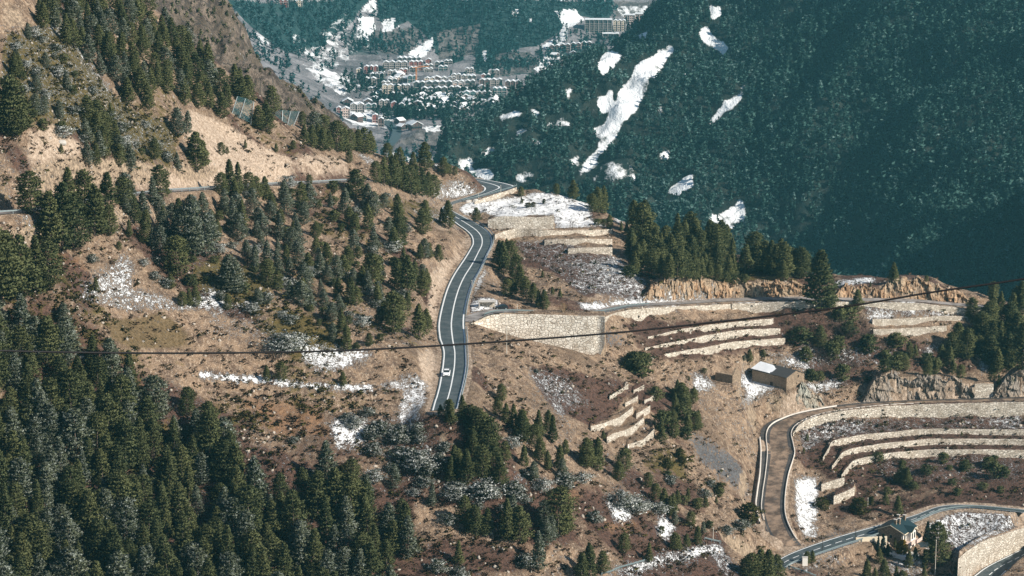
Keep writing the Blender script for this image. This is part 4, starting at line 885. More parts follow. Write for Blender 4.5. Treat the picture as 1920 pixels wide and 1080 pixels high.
def hides_net(r): return r['h'] > 20 and ((424 < r['u'] < 484 and 216 < r['v'] < 268) or (506 < r['u'] < 558 and 226 < r['v'] < 278))
recs = [r for r in recs if clear_of_roads(r['p']) and not hides_net(r)]
budget = {}; rest = []
recs.sort(key=lambda r: -r['h'])
keep = []
for r in recs:
    c = budget.get(r['k'], 0)
    if c >= 295: rest.append(r)
    else: budget[r['k']] = c+1; keep.append(r)
print('trees', {k: v for k, v in budget.items()}, 'as stuff', len(rest))
ORD = ['first', 'second', 'third', 'fourth', 'fifth', 'sixth', 'seventh', 'eighth', 'ninth', 'tenth', 'eleventh', 'twelfth']
cells = {}
for r in keep: cells.setdefault((r['k'], r['z']), []).append(r)
for (kd, z), rs in cells.items():
    rs.sort(key=lambda r: r['u']); nm, cat, crowns, m = KINDS[kd]; place = ZONES[z][0]; n = len(rs)
    for j, r in enumerate(rs):
        if n == 1: lab = f"{ADJ[kd]} by {place}"
        elif n <= 12: lab = f"{ADJ[kd]} by {place}, {ORD[j]} from left"
        else: lab = f"{ADJ[kd]} among many by {place}"
        r['lab'] = lab
gt = random.Random(21); made = {}
for r in keep:
    nm, cat, crowns, m = KINDS[r['k']]; vi = gt.randrange(len(crowns)); rz = gt.random()*6.28; s = r['s']; p = r['p']
    key = (r['k'], vi); grp = ADJ[r['k']] + 's by ' + ZONES[r['z']][0]
    root = empty(nm, (p[0], p[1], p[2]-0.03*s), r['lab'], cat, grp, rz); root.rotation_euler = (gt.gauss(0, .035), gt.gauss(0, .035), rz); wv = gt.uniform(.80, 1.16); root.scale = (s*wv, s*wv, s)
    if key not in made:
        kids = []
        if r['k'] in 'BWT': kids.append(obj("branches", crowns[vi], m, root))
        else:
            kids.append(obj("crown", crowns[vi], m, root))
            if r['k'] in 'PFSCY': kids.append(obj("trunk", TR[vi % 2], BARK, root))
        made[key] = kids
    else:
        for kdo in made[key]: c = kdo.copy(); COL.objects.link(c); c.parent = root
def merged(name, items, m, **kw):
    """many copies of small meshes as one mass: items of (mesh arrays, position, scale, turn)"""
    Vs = []; Qs = []; Ns = []; Cs = []; n0 = 0
    for (V, Q, N, C), p, s, a in items:
        c, d = math.cos(a), math.sin(a); R = np.array([[c, -d, 0], [d, c, 0], [0, 0, 1]])
        Vs.append((V*np.array(s)) @ R.T + p); Qs.append(Q+n0); C = C.copy(); C[:, 1] = .35*C[:, 1]+.65*((abs(p[0])*7.31+abs(p[1])*3.77) % 1); Ns.append(N @ R.T); Cs.append(C); n0 += len(V)
    me = quad_mesh(name, np.concatenate(Vs), np.concatenate(Qs)); me.shade_smooth(); me.normals_split_custom_set_from_vertices(np.concatenate(Ns))
    vcol(me, "leaf", np.concatenate(Cs)); return obj(name, me, m, **kw)
def arrays(me):
    n = len(me.vertices); V = np.empty(n*3, np.float32); me.vertices.foreach_get('co', V); V = V.reshape(-1, 3); Q = np.arange(n).reshape(-1, 4)
    N = np.array([tuple(cn.vector) for cn in me.corner_normals], np.float32); C = np.empty(n*4, np.float32); me.color_attributes["leaf"].data.foreach_get('color', C)
    return V, Q, N, C.reshape(-1, 4)
if rest:
    PA = {k: [arrays(q) for q in KINDS[k][2]] for k in set(r['k'] for r in rest)}
    merged("pine_wood", [(gt.choice(PA[r['k']]), r['p']-np.array([0, 0, .03*r['s']]), (r['s'],)*3, gt.random()*6.28) for r in rest], PINE, kind='stuff')
# ---------------------------------------------------------------- forests of the far mountains
LOW = [arrays(crown_mesh("low", 200+i, width=(.50, .42, .58)[i], n_br=17, clumps=3, per=1, leaf=.135, power=.8, lump=.25)) for i in range(3)]
LOWF = [arrays(crown_mesh("low", 210+i, width=.5, n_br=17, clumps=3, per=1, leaf=.135, power=.8, lump=.25, frost=.30)) for i in range(3)]
def forest(name, T, dens, spacing, h0, h1, seed, urange, frost=.15, vmin=-70, m_=None):
    g = np.random.default_rng(seed); x0, x1, y0, y1 = T.X.min(), T.X.max(), T.Y.min(), T.Y.max()
    xs, ys = np.meshgrid(np.arange(x0, x1, spacing), np.arange(y0, y1, spacing)); x = xs.ravel()+g.uniform(-.5, .5, xs.size)*spacing; y = ys.ravel()+g.uniform(-.5, .5, xs.size)*spacing
    a = (np.arctan2(x, y)-T.az[0])/(T.az[1]-T.az[0]); r = (np.hypot(x, y)-T.r[0])/(T.r[1]-T.r[0]); m = (a > 1) & (a < len(T.az)-2) & (r > 1) & (r < len(T.r)-2)
    x, y, a, r = x[m], y[m], a[m].astype(int), r[m].astype(int); z = T.height(x, y); u, v = to_px(x, y, z)
    m = (u > urange[0]) & (u < urange[1]) & (v > vmin) & (v < 640) & (g.random(len(x)) < dens[r, a]); x, y, z = x[m], y[m], z[m]; r = r[m]; a_ = a[m]
    # drop those behind the skyline of their own slope
    t = (Z0-T.Z-12)/T.R; best = np.minimum.accumulate(t, 0); vis = (Z0-z-14)/np.hypot(x, y) <= best[r, a_]+.004
    x, y, z = x[vis], y[vis], z[vis]; n = len(x); hs = g.uniform(h0, h1, n)*(1+.35*fbm(x, y, 60, 2)); fz = fbm(x, y, 150, 3)
    print(name, n)
    it = [((LOWF if g.random() < frost+.9*max(0, fz[i]) else LOW)[g.integers(3)], np.array([x[i], y[i], z[i]-.3]), (hs[i]*g.uniform(.85, 1.2),)*2+(hs[i],), g.random()*6.28) for i in range(n)]
    merged(name, it, m_ or FARN, kind='stuff')
sn3 = soften(P3['snow'], 1); sn3 = np.maximum.reduce([np.concatenate([sn3[q:], np.repeat(sn3[-1:], q, 0)]) if q else sn3 for q in range(4)]); d3 = np.clip(1-3*sn3+.20, 0, 1)*np.clip(1-.8*P3['bare'], .12, 1)
FARB = needle_mat("far_bare_birch", (.075, .06, .058), (.15, .125, .118), (.3, .3, .3)); FARC = needle_mat("far_teal_spruce", (0.003, 0.034, 0.040), (0.036, 0.130, 0.138), (0.14, 0.24, 0.25))
forest("forest", T3, d3, 5.7, 6.8, 11.0, 41, (790, 1990))
d4 = np.clip(P4['wood']*(1-1.2*P4['snow'])*(1-.75*P4['bare']) + .06 + .5*sstep(.08, .3, fbm(T4.X, T4.Y+300, 110, 4)), 0, 1)*(1-.9*np.clip(P4['field'], 0, 1)*(P4['wood'] < .3))
forest("far_forest", T4, d4, 8.0, 7.0, 12.0, 43, (400, 1330), .10, m_=FARC)
forest("bare_wood", T3, np.clip(P3["bare"]*1.3, 0, 1)*.55, 8.0, 6, 10, 47, (820, 1330), 0, m_=FARB)

g = np.random.default_rng(60); bu = g.uniform(300, 610, 420); bv = g.uniform(0, 215, 420); hb = T2.hit(bu, bv); sel_ = (~np.isnan(hb[:, 0])) & (fbm(hb[:, 0], hb[:, 1], 60, 3) > -.05)
merged("hill_scrub", [(LOW[g.integers(3)], q, (s, s, s*.8), g.random()*6.28) for q in hb[sel_] for s in (g.uniform(1.2, 3.6),)], PINE, kind='stuff')
# ================================================================ THE FAR VILLAGE
SNOWM = simple("roof_snow", (.80, .82, .84), .8, .06, .3)
SLATE = simple("dark_slate_roof", (.035, .05, .055), .6, .25, .8)
def block_mat(name, wall, glass=(.02, .035, .04)):
    """rendered wall with rows of recessed dark openings, in metres along the wall"""
    m, t, b = mat(name); k = NB(t); tc = k.n('ShaderNodeTexCoord'); p = tc.outputs['Object']; br = k.n('ShaderNodeTexBrick', offset=0.0, squash=1.0)
    sp = k.n('ShaderNodeSeparateXYZ'); k.L.new(p, sp.inputs[0]); cb = k.n('ShaderNodeCombineXYZ'); k.L.new(k.math('ADD', sp.outputs[0], sp.outputs[1]), cb.inputs[0]); k.L.new(sp.outputs[2], cb.inputs[1]); k.L.new(cb.outputs[0], br.inputs['Vector'])
    for nm, v in (('Scale', 1.0), ('Mortar Size', .75), ('Mortar Smooth', .05), ('Brick Width', 2.6), ('Row Height', 2.8)): br.inputs[nm].default_value = v
    br.inputs['Color1'].default_value = (*glass, 1); br.inputs['Color2'].default_value = tuple(2*q for q in glass)+(1,); br.inputs['Mortar'].default_value = (*wall, 1)
    k.L.new(br.outputs[0], b.inputs['Base Color']); b.inputs['Roughness'].default_value = .7; return m
WM = {'red': block_mat("brick_red_render", (.26, .085, .075)), 'brown': block_mat("dark_brown_render", (.10, .06, .055)), 'grey': block_mat("stone_grey_render", (.24, .22, .21)), 'cream': block_mat("cream_render", (.56, .48, .38)), 'dark': block_mat("dark_timber_front", (.05, .06, .065)), 'pink': block_mat("pale_pink_render", (.55, .42, .37)), 'teal': block_mat("dull_teal_cladding", (.06, .13, .14))}
ADJB = {'red': 'brick red', 'brown': 'dark brown', 'grey': 'stone grey', 'cream': 'cream', 'dark': 'dark', 'pink': 'pale pink', 'teal': 'dull teal'}
TRIMM = simple("pale_balcony_trim", (.46, .42, .40), .8, .1, .5)
def gable(mb, x0, x1, y0, y1, z, rise, over=.5):
    """pitched roof slab with its gables to the front"""
    xm = (x0+x1)/2; t = .55
    mb.prism([(x0-over, z-.2), (xm, z+rise), (x1+over, z-.2), (x1+over, z-.2+t), (xm, z+rise+t), (x0-over, z-.2+t)], 'y', y0-over, y1+over)
def block(u0, u1, vb, h, col, row, bays=None, roof='gable', snow=True, name="apartment_block"):
    p = T4.hit((u0+u1)/2, vb)[0]
    if np.isnan(p[0]): return
    D = math.hypot(p[0], p[1]); D = math.hypot(D, p[2]-Z0); Wd = (u1-u0)*D/F; H = h*D/F; dp = max(7.0, min(15, Wd*.6)); az = math.atan2(p[0], p[1])
    BLK.setdefault(row, []).append((u0, p, Wd, H, dp, az, col, bays or max(1, round(Wd/6.2)), roof, snow, name))
def nth(n): return f"{n}{'th' if 10 <= n % 100 <= 20 else {1: 'st', 2: 'nd', 3: 'rd'}.get(n % 10, 'th')}"
BLK = {}; XV = []; RV = random.Random(31)
R_ = "upper row of the village"; 
for q in [(683, 709, 142, 17, 'red'), (668, 681, 139, 9, 'cream'), (718, 741, 131, 14, 'grey'), (742, 764, 131, 14, 'grey'), (767.5, 793, 131, 15, 'red'), (745, 790, 117, 8, 'dark'), (798, 809, 122, 10, 'red'), (795, 812, 128, 6, 'dark'), (796, 812, 135, 6, 'grey'), (815, 832, 124, 7, 'dark'), (833, 848, 121, 7, 'dark'), (822, 840, 132, 7, 'teal')]: block(*q, R_)
R_ = "middle row of the village"
for q in [(775, 797, 168, 13, 'dark'), (799, 822, 168, 14, 'dark'), (824, 848, 168, 14, 'dark'), (850, 870, 166, 13, 'grey'), (872, 891, 166, 14, 'dark'), (899, 919, 162, 12, 'brown'), (920, 942, 161, 11, 'grey'), (947, 976, 170, 17, 'brown'), (796, 816, 154, 7, 'cream'), (818, 837, 153, 7, 'grey'), (840, 855, 152, 7, 'grey'), (865, 890, 150, 8, 'grey'), (681, 706, 163, 15, 'grey'), (694, 720, 151, 12, 'dark'), (726, 745, 158, 9, 'dark')]: block(*q, R_)
R_ = "lower row of the village"
for q in [(790, 814, 180, 14, 'dark'), (816, 839, 180, 15, 'dark'), (841, 863, 179, 15, 'dark'), (737, 752, 176, 15, 'cream'), (752, 769, 172, 12, 'grey'), (717, 738, 184, 24, 'cream'), (869, 893, 188, 15, 'teal'), (894, 922, 188, 15, 'grey'), (923, 950, 180, 14, 'teal'), (809, 832, 188, 9, 'pink'), (834, 861, 188, 9, 'cream')]: block(*q, R_)
R_ = "crowded centre of the village"
for i in range(34):
    for _ in range(40):
        u, v = RV.uniform(690, 935), RV.uniform(134, 192)
        if all(abs(u-a) > 15 or abs(v-b_) > 8 for a, b_ in XV) and not (780 < u < 860 and v < 146) and not (u > 900 and v > 185): break
    XV.append((u, v)); block(u-RV.uniform(6, 11), u+RV.uniform(6, 11), v, RV.uniform(7, 11), RV.choice(['dark', 'grey', 'brown', 'teal', 'dark', 'cream', 'red', 'grey', 'pink']), R_)
R_ = "near left edge of the village"
for q in [(640, 656, 221, 17, 'pink'), (657, 683, 210, 14, 'grey'), (711, 730, 201, 12, 'grey'), (655, 687, 224, 7, 'teal'), (698, 709, 230, 14, 'red'), (709, 720, 237, 14, 'brown'), (733, 746, 206, 13, 'red'), (748, 758, 207, 12, 'grey'), (631, 640, 211, 9, 'red'), (686, 706, 205, 9, 'teal')]: block(*q, R_)
R_ = "upper right shoulder above the village"
block(1097, 1147, 64, 27, 'dark', R_, 6, 'flat', True, "hotel"); block(1150, 1173, 58, 19, 'cream', R_); block(1170, 1190, 44, 16, 'pink', R_, None, 'flat'); block(1191, 1213, 43, 17, 'pink', R_, None, 'flat'); block(1130, 1160, 73, 10, 'dark', R_, 3, 'flat')
for i, u in enumerate((1030, 1050, 1070, 1090)): block(u, u+19, 99-2*i, 13, 'brown', R_)
block(513, 540, 8, 7, 'red', "slope above the village"); block(545, 567, 8, 6, 'cream', "slope above the village")
for row, bs in BLK.items():
    bs.sort(key=lambda q: q[0]); same = {}
    for q in bs: same.setdefault((q[6], q[10]), []).append(q)
    for (col, nm), qs in same.items():
        for j, (u0, p, Wd, H, dp, az, _, bays, roof, snow, _n) in enumerate(qs):
            kind_ = 'big hotel' if nm == 'hotel' else 'apartment block'
            lab = f"{ADJB[col]} {kind_} in the {row}" + ('' if len(qs) == 1 else f", {nth(j+1)} from left")
            rt = empty(nm, (p[0], p[1], p[2]-.3), lab, 'building', 'buildings in the ' + row, -az)
            hw = Wd/2; obj("wall", MB().box(-hw, hw, 0, dp, -4, H).mesh("wall"), WM[col], rt); bw = Wd/bays; tr = MB()
            for i in range(bays+1): x = -hw+i*bw; tr.box(x-.22, x+.22, -1.2, -.02, -4, H-.3)
            for f in range(1, max(2, int(H/2.8))): tr.box(-hw, hw, -.9, -.03, f*2.8-.2, f*2.8+.15)
            obj("balcony_frame", tr.mesh("balcony_frame"), TRIMM, rt); rf = MB()
            if roof == 'flat': rf.box(-hw-.5, hw+.5, -1.4, dp+.5, H, H+.9)
            else:
                for i in range(bays): gable(rf, -hw+i*bw+.5, -hw+(i+1)*bw-.5, 0, dp, H+.2, bw*.22)
                gb = MB()
                for i in range(bays): x = -hw+i*bw; gb.prism([(x+.2, H-.1), (x+bw-.2, H-.1), (x+bw/2, H+bw*.22)], 'y', .1, dp-.1)
                obj("gable", gb.mesh("gable"), WM[col], rt)
            obj("roof", rf.mesh("roof"), SNOWM if snow else SLATE, rt)
# chalets among the trees below the blocks
ch0 = MB().box(-5, 5, 0, 9, -4, 4.5); ch0.prism([(-5, 4.5), (5, 4.5), (0, 7.3)], 'y', 0, 9); chw = ch0.mesh("wall"); chr_ = MB(); gable(chr_, -5, 5, 0, 9, 4.6, 2.9, .9); chr_ = chr_.mesh("roof")
chb = MB().box(-4.6, 4.6, -1.1, -.02, 2.3, 3.2).mesh("balcony")
cs = []; gc = random.Random(4)
for i in range(70):
    for _ in range(30):
        u = gc.uniform(762, 926); v = gc.uniform(186, 215)
        if all(abs(u-a)+2.2*abs(v-b_) > 13 for a, b_ in cs) and not (v > 205 and u > 880): cs.append((u, v)); break
cs += [(652, 198), (664, 203), (690, 196), (700, 190), (768, 152), (754, 150), (742, 147), (772, 240), (758, 243), (782, 243), (744, 232), (700, 182), (664, 226), (1045, 108), (1075, 104)]
cs.sort(); chm = [WM['dark'], WM['brown'], WM['cream']]; first = None
for i, (u, v) in enumerate(cs):
    p = T4.hit(u, v)[0]; sc = gc.uniform(.75, 1.15)
    rt = empty("chalet", (p[0], p[1], p[2]-.3), f"small snow roofed chalet in the village, {nth(i+1)} of {len(cs)} chalets from the left", 'house', 'snow roofed chalets of the village', gc.uniform(-1.1, 1.1)); rt.scale = (sc, sc, sc)
    if first is None: first = [obj("wall", chw, WM['brown'], rt), obj("roof", chr_, SNOWM, rt), obj("balcony", chb, SLATE, rt)]
    else:
        for q in first: c = q.copy(); COL.objects.link(c); c.parent = rt
# dark firs between the chalets
it = []; g = np.random.default_rng(9)
vp = [(g.uniform(700, 930), g.uniform(176, 226)) for _ in range(330)] + [(g.uniform(742, 775), g.uniform(215, 226)) for _ in range(45)] + [(g.uniform(640, 720), g.uniform(140, 175)) for _ in range(60)] + [(g.uniform(820, 845), g.uniform(212, 226)) for _ in range(40)]
hh = T4.hit([q[0] for q in vp], [q[1] for q in vp])
for p in hh: s = g.uniform(6, 13); it.append((LOW[g.integers(3)], p, (s, s, s), g.random()*6.28))
merged("village_firs", it, FARN, kind='stuff')
p = T4.hit(780.6, 154)[0]; s = 3000/F
rt = empty("tower_crane", tuple(p), "thin orange tower crane standing among the village blocks", 'crane', None, .6)
CRM = simple("crane_orange", (.55, .22, .08), .6); mb = MB()
for x, y in ((-.6, -.6), (.6, -.6), (.6, .6), (-.6, .6)): mb.tube([(x, y, -2), (x, y, 17)], .22, 4)
for i in range(9): mb.tube([(-.6, -.6, 2*i-1), (.6, -.6, 2*i+1)], .14, 4); mb.tube([(.6, .6, 2*i-1), (-.6, .6, 2*i+1)], .14, 4)
obj("mast", mb.mesh("mast"), CRM, rt); obj("jib", MB().tube([(-6, 0, 17), (18, 0, 17.4)], .35, 4).tube([(0, 0, 17), (0, 0, 20)], .25, 4).tube([(0, 0, 20), (14, 0, 17.4)], .1, 4).mesh("jib"), CRM, rt)
# valley road running up to the village, and fields' edges
vr = catmull([(722, 280), (736, 268), (743, 255), (744, 244), (733, 236), (722, 228)], 8)
H = T4.hit(vr[:, 0], vr[:, 1]); d = np.gradient(H[:, :2], axis=0); d /= np.linalg.norm(d, axis=1)[:, None]; nn = np.stack([-d[:, 1], d[:, 0], 0*d[:, 0]], -1)
V, Q = ribbon(H+nn*5, H-nn*5, 1.2); obj("road", quad_mesh("road", V, Q[:, ::-1]), simple("far_asphalt", (.07, .10, .11), .6), kind='structure')
# ================================================================ THINGS ON THE NEAR HILLSIDE
BARNSTONE = stone_mat("brown_fieldstone", (.28, .20, .135), (.46, .34, .235), (.16, .115, .08), 2.2)
GLASS = simple("dark_glass", (.015, .025, .028), .15, .1); DARKWOOD = simple("dark_wood", (.045, .03, .022), .8); WHITE = simple("white_render", (.74, .70, .64), .85, .1, .6); CREAM = simple("cream_fascia", (.70, .60, .45), .7, .1)
TEALROOF = simple("teal_slate", (.016, .036, .042), .55, .3, 1.2); STEEL = simple("galvanised_steel", (.42, .47, .48), .45, .15, 1, .6); CONC = simple("pale_concrete", (.50, .47, .43), .9, .2, .8); TEALRAIL = simple("teal_grey_rail", (.15, .19, .195), .5, .2)
# ---- stone barn
a = math.radians(-49); rt = empty("stone_barn", (BARN[0]-3.2, BARN[1]-4.2, BARN[2]-.5), "old brown stone barn with dark slate roof half under snow", 'barn', None, a)
L, Wd, H, Rg = 15.0, 8.4, 4.5, 1.6
mb = MB().box(-L/2, L/2, 0, Wd, -3, H); mb.prism([(0, H), (Wd, H), (Wd/2, H+Rg)], 'x', -L/2, L/2); w_ = obj("wall", mb.mesh("wall"), BARNSTONE, rt)
def slab(x0, x1, ya, za, yb, zb, t=.16): return MB().prism([(ya, za), (yb, zb), (yb, zb+t), (ya, za+t)], 'x', x0, x1)
rf = slab(-L/2-.3, L/2+.25, -.5, H-.2, Wd/2, H+Rg); rf.prism([(Wd/2, H+Rg), (Wd+.5, H-.2), (Wd+.5, H-.04), (Wd/2, H+Rg+.16)], 'x', -L/2-.3, L/2+.25); roof = obj("roof", rf.mesh("roof"), simple("barn_slate", (.06, .058, .058), .8, .35, 1.5), rt)
gx = np.linspace(-L/2-.25, .6, 34); gy = np.linspace(-.42, Wd/2-.25, 16); X, Y = np.meshgrid(gx, gy); lim = 0.6+3.2*fbm(Y*2, X*.5, 2, 4)-1.3*(Y-1.5); Z = H-.2+(Y+.5)*(Rg+.2)/(Wd/2+.5)+.18+.14*np.clip(1-(X-lim+2.2)/2.5, -.9, 1)+.10*fbm(X, Y, .8, 3)
obj("snow_cover", quad_mesh("snow_cover", np.stack([X, Y, Z], -1).reshape(-1, 3), grid_quads(16, 34), True), SNOWM, roof)
obj("doorway", MB().box(.4, 1.5, -.06, .02, -.6, 1.75).mesh("doorway"), DARKWOOD, rt)
obj("window", MB().box(L/2-.02, L/2+.05, 5.2, 5.75, 3.6, 4.4).mesh("window"), DARKWOOD, rt); obj("window", MB().box(L/2-.02, L/2+.05, 4.6, 4.95, 1.6, 2.0).mesh("window"), DARKWOOD, rt)
# ---- ruined stone hut left of it
rt = empty("stone_ruin", tuple(RUIN), "roofless ruined stone hut with broken gable left of barn", 'ruin', None, math.radians(-38))
mb = MB(); mb.box(-3.2, 3.2, 0, .6, -2, 2.6); mb.prism([(.61, -2), (5, -2), (5, 2.2), (3.4, 3.6), (2.6, 4.6), (2.0, 4.4), (.61, 2.7)], 'x', 2.6, 3.2); mb.prism([(.61, -2), (5, -2), (5, 1.4), (3, 2.2), (.61, 2.2)], 'x', -3.2, -2.6); obj("wall", mb.mesh("wall"), BARNSTONE, rt)
# ---- house with the teal roof
hp = T1.hit(1672, 1034)[0]; a = math.radians(-33); rt = empty("house", (hp[0], hp[1]+2.5, hp[2]), "stone and white house with teal slate roof beside the valley road", 'house', None, a)
rt.scale = (.82, .82, .82); hw, L, H, Rg = 4.6, 9.5, 6.6, 2.1
mb = MB().box(-hw, hw, 0, L, -3, H); mb.prism([(-hw, H), (hw, H), (0, H+Rg)], 'y', 0, L); obj("stone_gable", MB().box(-hw-.02, hw-.6, -.25, -.01, -3, H).prism([(-hw+.2, H), (hw-.6, H), (0, H+Rg-.25)], 'y', -.25, -.01).mesh("stone_gable"), BARNSTONE, rt); obj("wall", mb.mesh("wall"), WHITE, rt)
mb = MB(); t = .22
mb.prism([(-hw-.9, H-.41), (0, H+Rg), (0, H+Rg+t), (-hw-.9, H-.41+t)], 'y', -.9, L+.6); mb.prism([(0, H+Rg), (hw+.9, H-.41), (hw+.9, H-.41+t), (0, H+Rg+t)], 'y', -.9, L+.6)
mb.prism([(2.2, H-.3), (4.7, H+.95), (7.2, H-.3), (7.2, H-.08), (4.7, H+1.2), (2.2, H-.08)], 'x', 1.2, hw+2.3); rf = obj("roof", mb.mesh("roof"), TEALROOF, rt)
mb = MB().prism([(-hw-.95, H-.62), (0, H+Rg-.2), (hw+.95, H-.62), (hw+.95, H-.36), (0, H+Rg+.06), (-hw-.95, H-.36)], 'y', -1.05, -.9).prism([(2.2, H-.5), (4.7, H+.8), (7.2, H-.5), (7.2, H-.24), (4.7, H+1.04), (2.2, H-.24)], 'x', hw+2.3, hw+2.42); mb.box(hw+.85, hw+.98, -.9, 2.1, H-.62, H-.3).box(hw+.85, hw+.98, 7.3, L+.6, H-.62, H-.3); obj("fascia", mb.mesh("fascia"), CREAM, rt)
obj("side_wing", MB().box(hw, hw+1.7, 2.6, 6.8, -3, H-.3).prism([(2.6, H-.3), (6.8, H-.3), (4.7, H+.75)], 'x', hw-.5, hw+1.7).mesh("side_wing"), WHITE, rt)
for x, y in ((.7, 1.9), (1.3, 3.6), (-.6, 7.4), (1.2, 8.4)):
    c = obj("chimney", MB().box(x-.45, x+.45, y-.4, y+.4, H+.6, H+Rg+1.3).mesh("chimney"), BARNSTONE, rf); obj("chimney_cap", MB().box(x-.58, x+.58, y-.52, y+.52, H+Rg+1.32, H+Rg+1.47).mesh("chimney_cap"), CONC, c)
for x0, x1, z0, z1, nm in ((-3.0, -1.9, 3.6, 4.9, "window"), (-.3, .6, 3.9, 5.0, "window"), (-3.6, -2.6, .4, 2.3, "door")): obj(nm, MB().box(x0, x1, -.32, -.26, z0, z1).mesh(nm), GLASS if nm == "window" else WHITE, rt)
for y0, y1, z0, z1 in ((.7, 1.9, 3.5, 5.7), (7.3, 8.7, 3.6, 5.2)): obj("window", MB().box(hw+.01, hw+.06, y0, y1, z0, z1).mesh("window"), GLASS, rt)
for y0, y1, z0, z1 in ((3.3, 4.3, 3.5, 5.6), (5.2, 6.2, 3.5, 5.6), (3.6, 5.6, .2, 2.2)): obj("window", MB().box(hw+1.71, hw+1.76, y0, y1, z0, z1).mesh("window"), GLASS, rt)
mb = MB().box(hw+.02, hw+3.4, -.6, 2.58, 2.7, 2.95).box(hw+1.72, hw+4.0, 2.6, 7.2, 2.7, 2.95).box(hw+3.3, hw+3.4, -.6, 2.5, 2.96, 3.9).box(hw+3.9, hw+4.0, 2.6, 7.2, 2.96, 3.9); obj("balcony", mb.mesh("balcony"), simple("pinkish_terrace", (.62, .47, .40), .8), rt)
obj("terrace", MB().box(-hw-2, hw+6.5, -5.2, -.4, -4, -.05).box(hw+.05, hw+6.5, -.3, 8, -4, -.06).mesh("terrace"), WHITE, rt)
rt = empty("garage", (hp[0]+9.2, hp[1]+3.5, hp[2]-1.2), "dark flat roofed stone garage at the right of the teal roofed house", 'garage', None, math.radians(32))
obj("wall", MB().box(-4.6, 4.6, 0, 5, -4, 1.2).mesh("wall"), STONE, rt); obj("roof", MB().box(-4.9, 4.9, -.3, 5.3, 1.22, 1.5).mesh("roof"), SLATE, rt); obj("garage_door", MB().box(-2.6, .2, -.08, -.01, -1.6, .7).mesh("garage_door"), WHITE, rt)
q = T1.hit(1634, 1016)[0]; rt = obj("garden_wall", MB().box(-4.5, 4.5, 0, .4, -3, 1.4).mesh("garden_wall"), CREAM, None, "pale garden wall under the two slim cypresses left of the house", 'garden wall'); rt.location = q; rt.rotation_euler = (0, 0, math.radians(8))
# ---- cars
def car(u, v, yaw, paint_, lab, parked=False):
    m_ = simple("car_paint_"+("white" if not parked else "dark"), paint_, .3, .03); p = at_height(u, v, MAINZ) if not parked else T1.hit(u, v)[0]; nm = "parked_car" if parked else "car"
    rt = empty(nm, (p[0], p[1], p[2]+.03), lab, 'car', None, yaw); bm = bmesh.new()
    prof = [(-2.10, .30), (-2.14, .62), (-2.02, .86), (-1.0, 1.0), (1.35, 1.02), (2.0, .95), (2.12, .62), (2.08, .30)]    # front at -x
    rows = []
    for y, s, dz in ((-.90, .985, -.05), (-.78, 1, 0), (.78, 1, 0), (.90, .985, -.05)): rows.append([bm.verts.new((x*s, y, z+(dz if z > .5 else 0))) for x, z in prof])
    for A, B in zip(rows, rows[1:]):
        for i in range(len(prof)-1): bm.faces.new((A[i], A[i+1], B[i+1], B[i]))
        bm.faces.new((A[-1], A[0], B[0], B[-1]))
    bm.faces.new(rows[0]); bm.faces.new(rows[-1][::-1]); bmesh.ops.recalc_face_normals(bm, faces=bm.faces); me = bpy.data.meshes.new("body"); bm.to_mesh(me); bm.free(); obj("body", me, m_, rt)
    cb = [(-.95, .98), (-.25, 1.42), (.2, 1.48), (1.15, 1.44), (1.85, 1.0)]
    g = MB(); g.add([(x, y*(.80 if z < 1.1 else .64), z) for y in (-1, 1) for x, z in cb], [(4, 3, 2, 1, 0), (5, 6, 7, 8, 9)] + [(i, i+1, i+6, i+5) for i in range(4)]); obj("windows", g.mesh("windows"), GLASS, rt)
    r_ = MB(); r_.add([(x, y*.635, z+.025) for y in (-1, 1) for x, z in ((-.22, 1.42), (.2, 1.48), (1.15, 1.44))] + [(x, y*.635, z-.03) for y in (-1, 1) for x, z in ((-.22, 1.42), (.2, 1.48), (1.15, 1.44))], [(0, 1, 4, 3), (1, 2, 5, 4), (6, 9, 10, 7), (7, 10, 11, 8), (0, 3, 9, 6), (2, 8, 11, 5), (0, 6, 7, 1), (1, 7, 8, 2), (3, 4, 10, 9), (4, 5, 11, 10)]); obj("roof", r_.mesh("roof"), m_, rt)
    ty = simple("tyre_rubber", (.02, .02, .02), .9)
    for x in (-1.35, 1.3):
        for y in (-.82, .82):
            wv = [(x+.33*math.cos(t), y+s*.1, .33+.33*math.sin(t)) for s in (-1, 1) for t in np.linspace(0, 2*math.pi, 14, endpoint=False)]; wm = MB().add(wv, [tuple(range(13, -1, -1)), tuple(range(14, 28))] + [(i, (i+1) % 14, 14+(i+1) % 14, 14+i) for i in range(14)])
            o = obj("wheel", wm.mesh("wheel"), ty, rt); obj("rim", MB().box(x-.17, x+.17, y+math.copysign(.11, y)-.01, y+math.copysign(.11, y)+.01, .16, .5).mesh("rim"), STEEL, o)
    for y in (-.62, .62):
        obj("headlight", MB().box(-2.13, -2.02, y-.17, y+.17, .66, .80).mesh("headlight"), STEEL, rt); obj("side_mirror", MB().box(-.72, -.55, math.copysign(.86, y)-.1, math.copysign(.86, y)+.1, .98, 1.14).mesh("side_mirror"), m_, rt)
        obj("tail_light", MB().box(2.03, 2.12, y-.14, y+.14, .70, .86).mesh("tail_light"), simple("red_lens", (.35, .02, .02), .3), rt)
    obj("grille", MB().box(-2.155, -2.10, -.42, .42, .42, .58).mesh("grille"), GLASS, rt)
d = main_road.C[20]-main_road.C[30]
car(837.5, 703.5, math.atan2(d[1], d[0])+math.pi, (.80, .80, .80), "white car driving towards the viewer on the grey road")
car(940, 580, math.radians(8), (.02, .02, .022), "dark car parked beside the concrete shelter at the road junction", True)
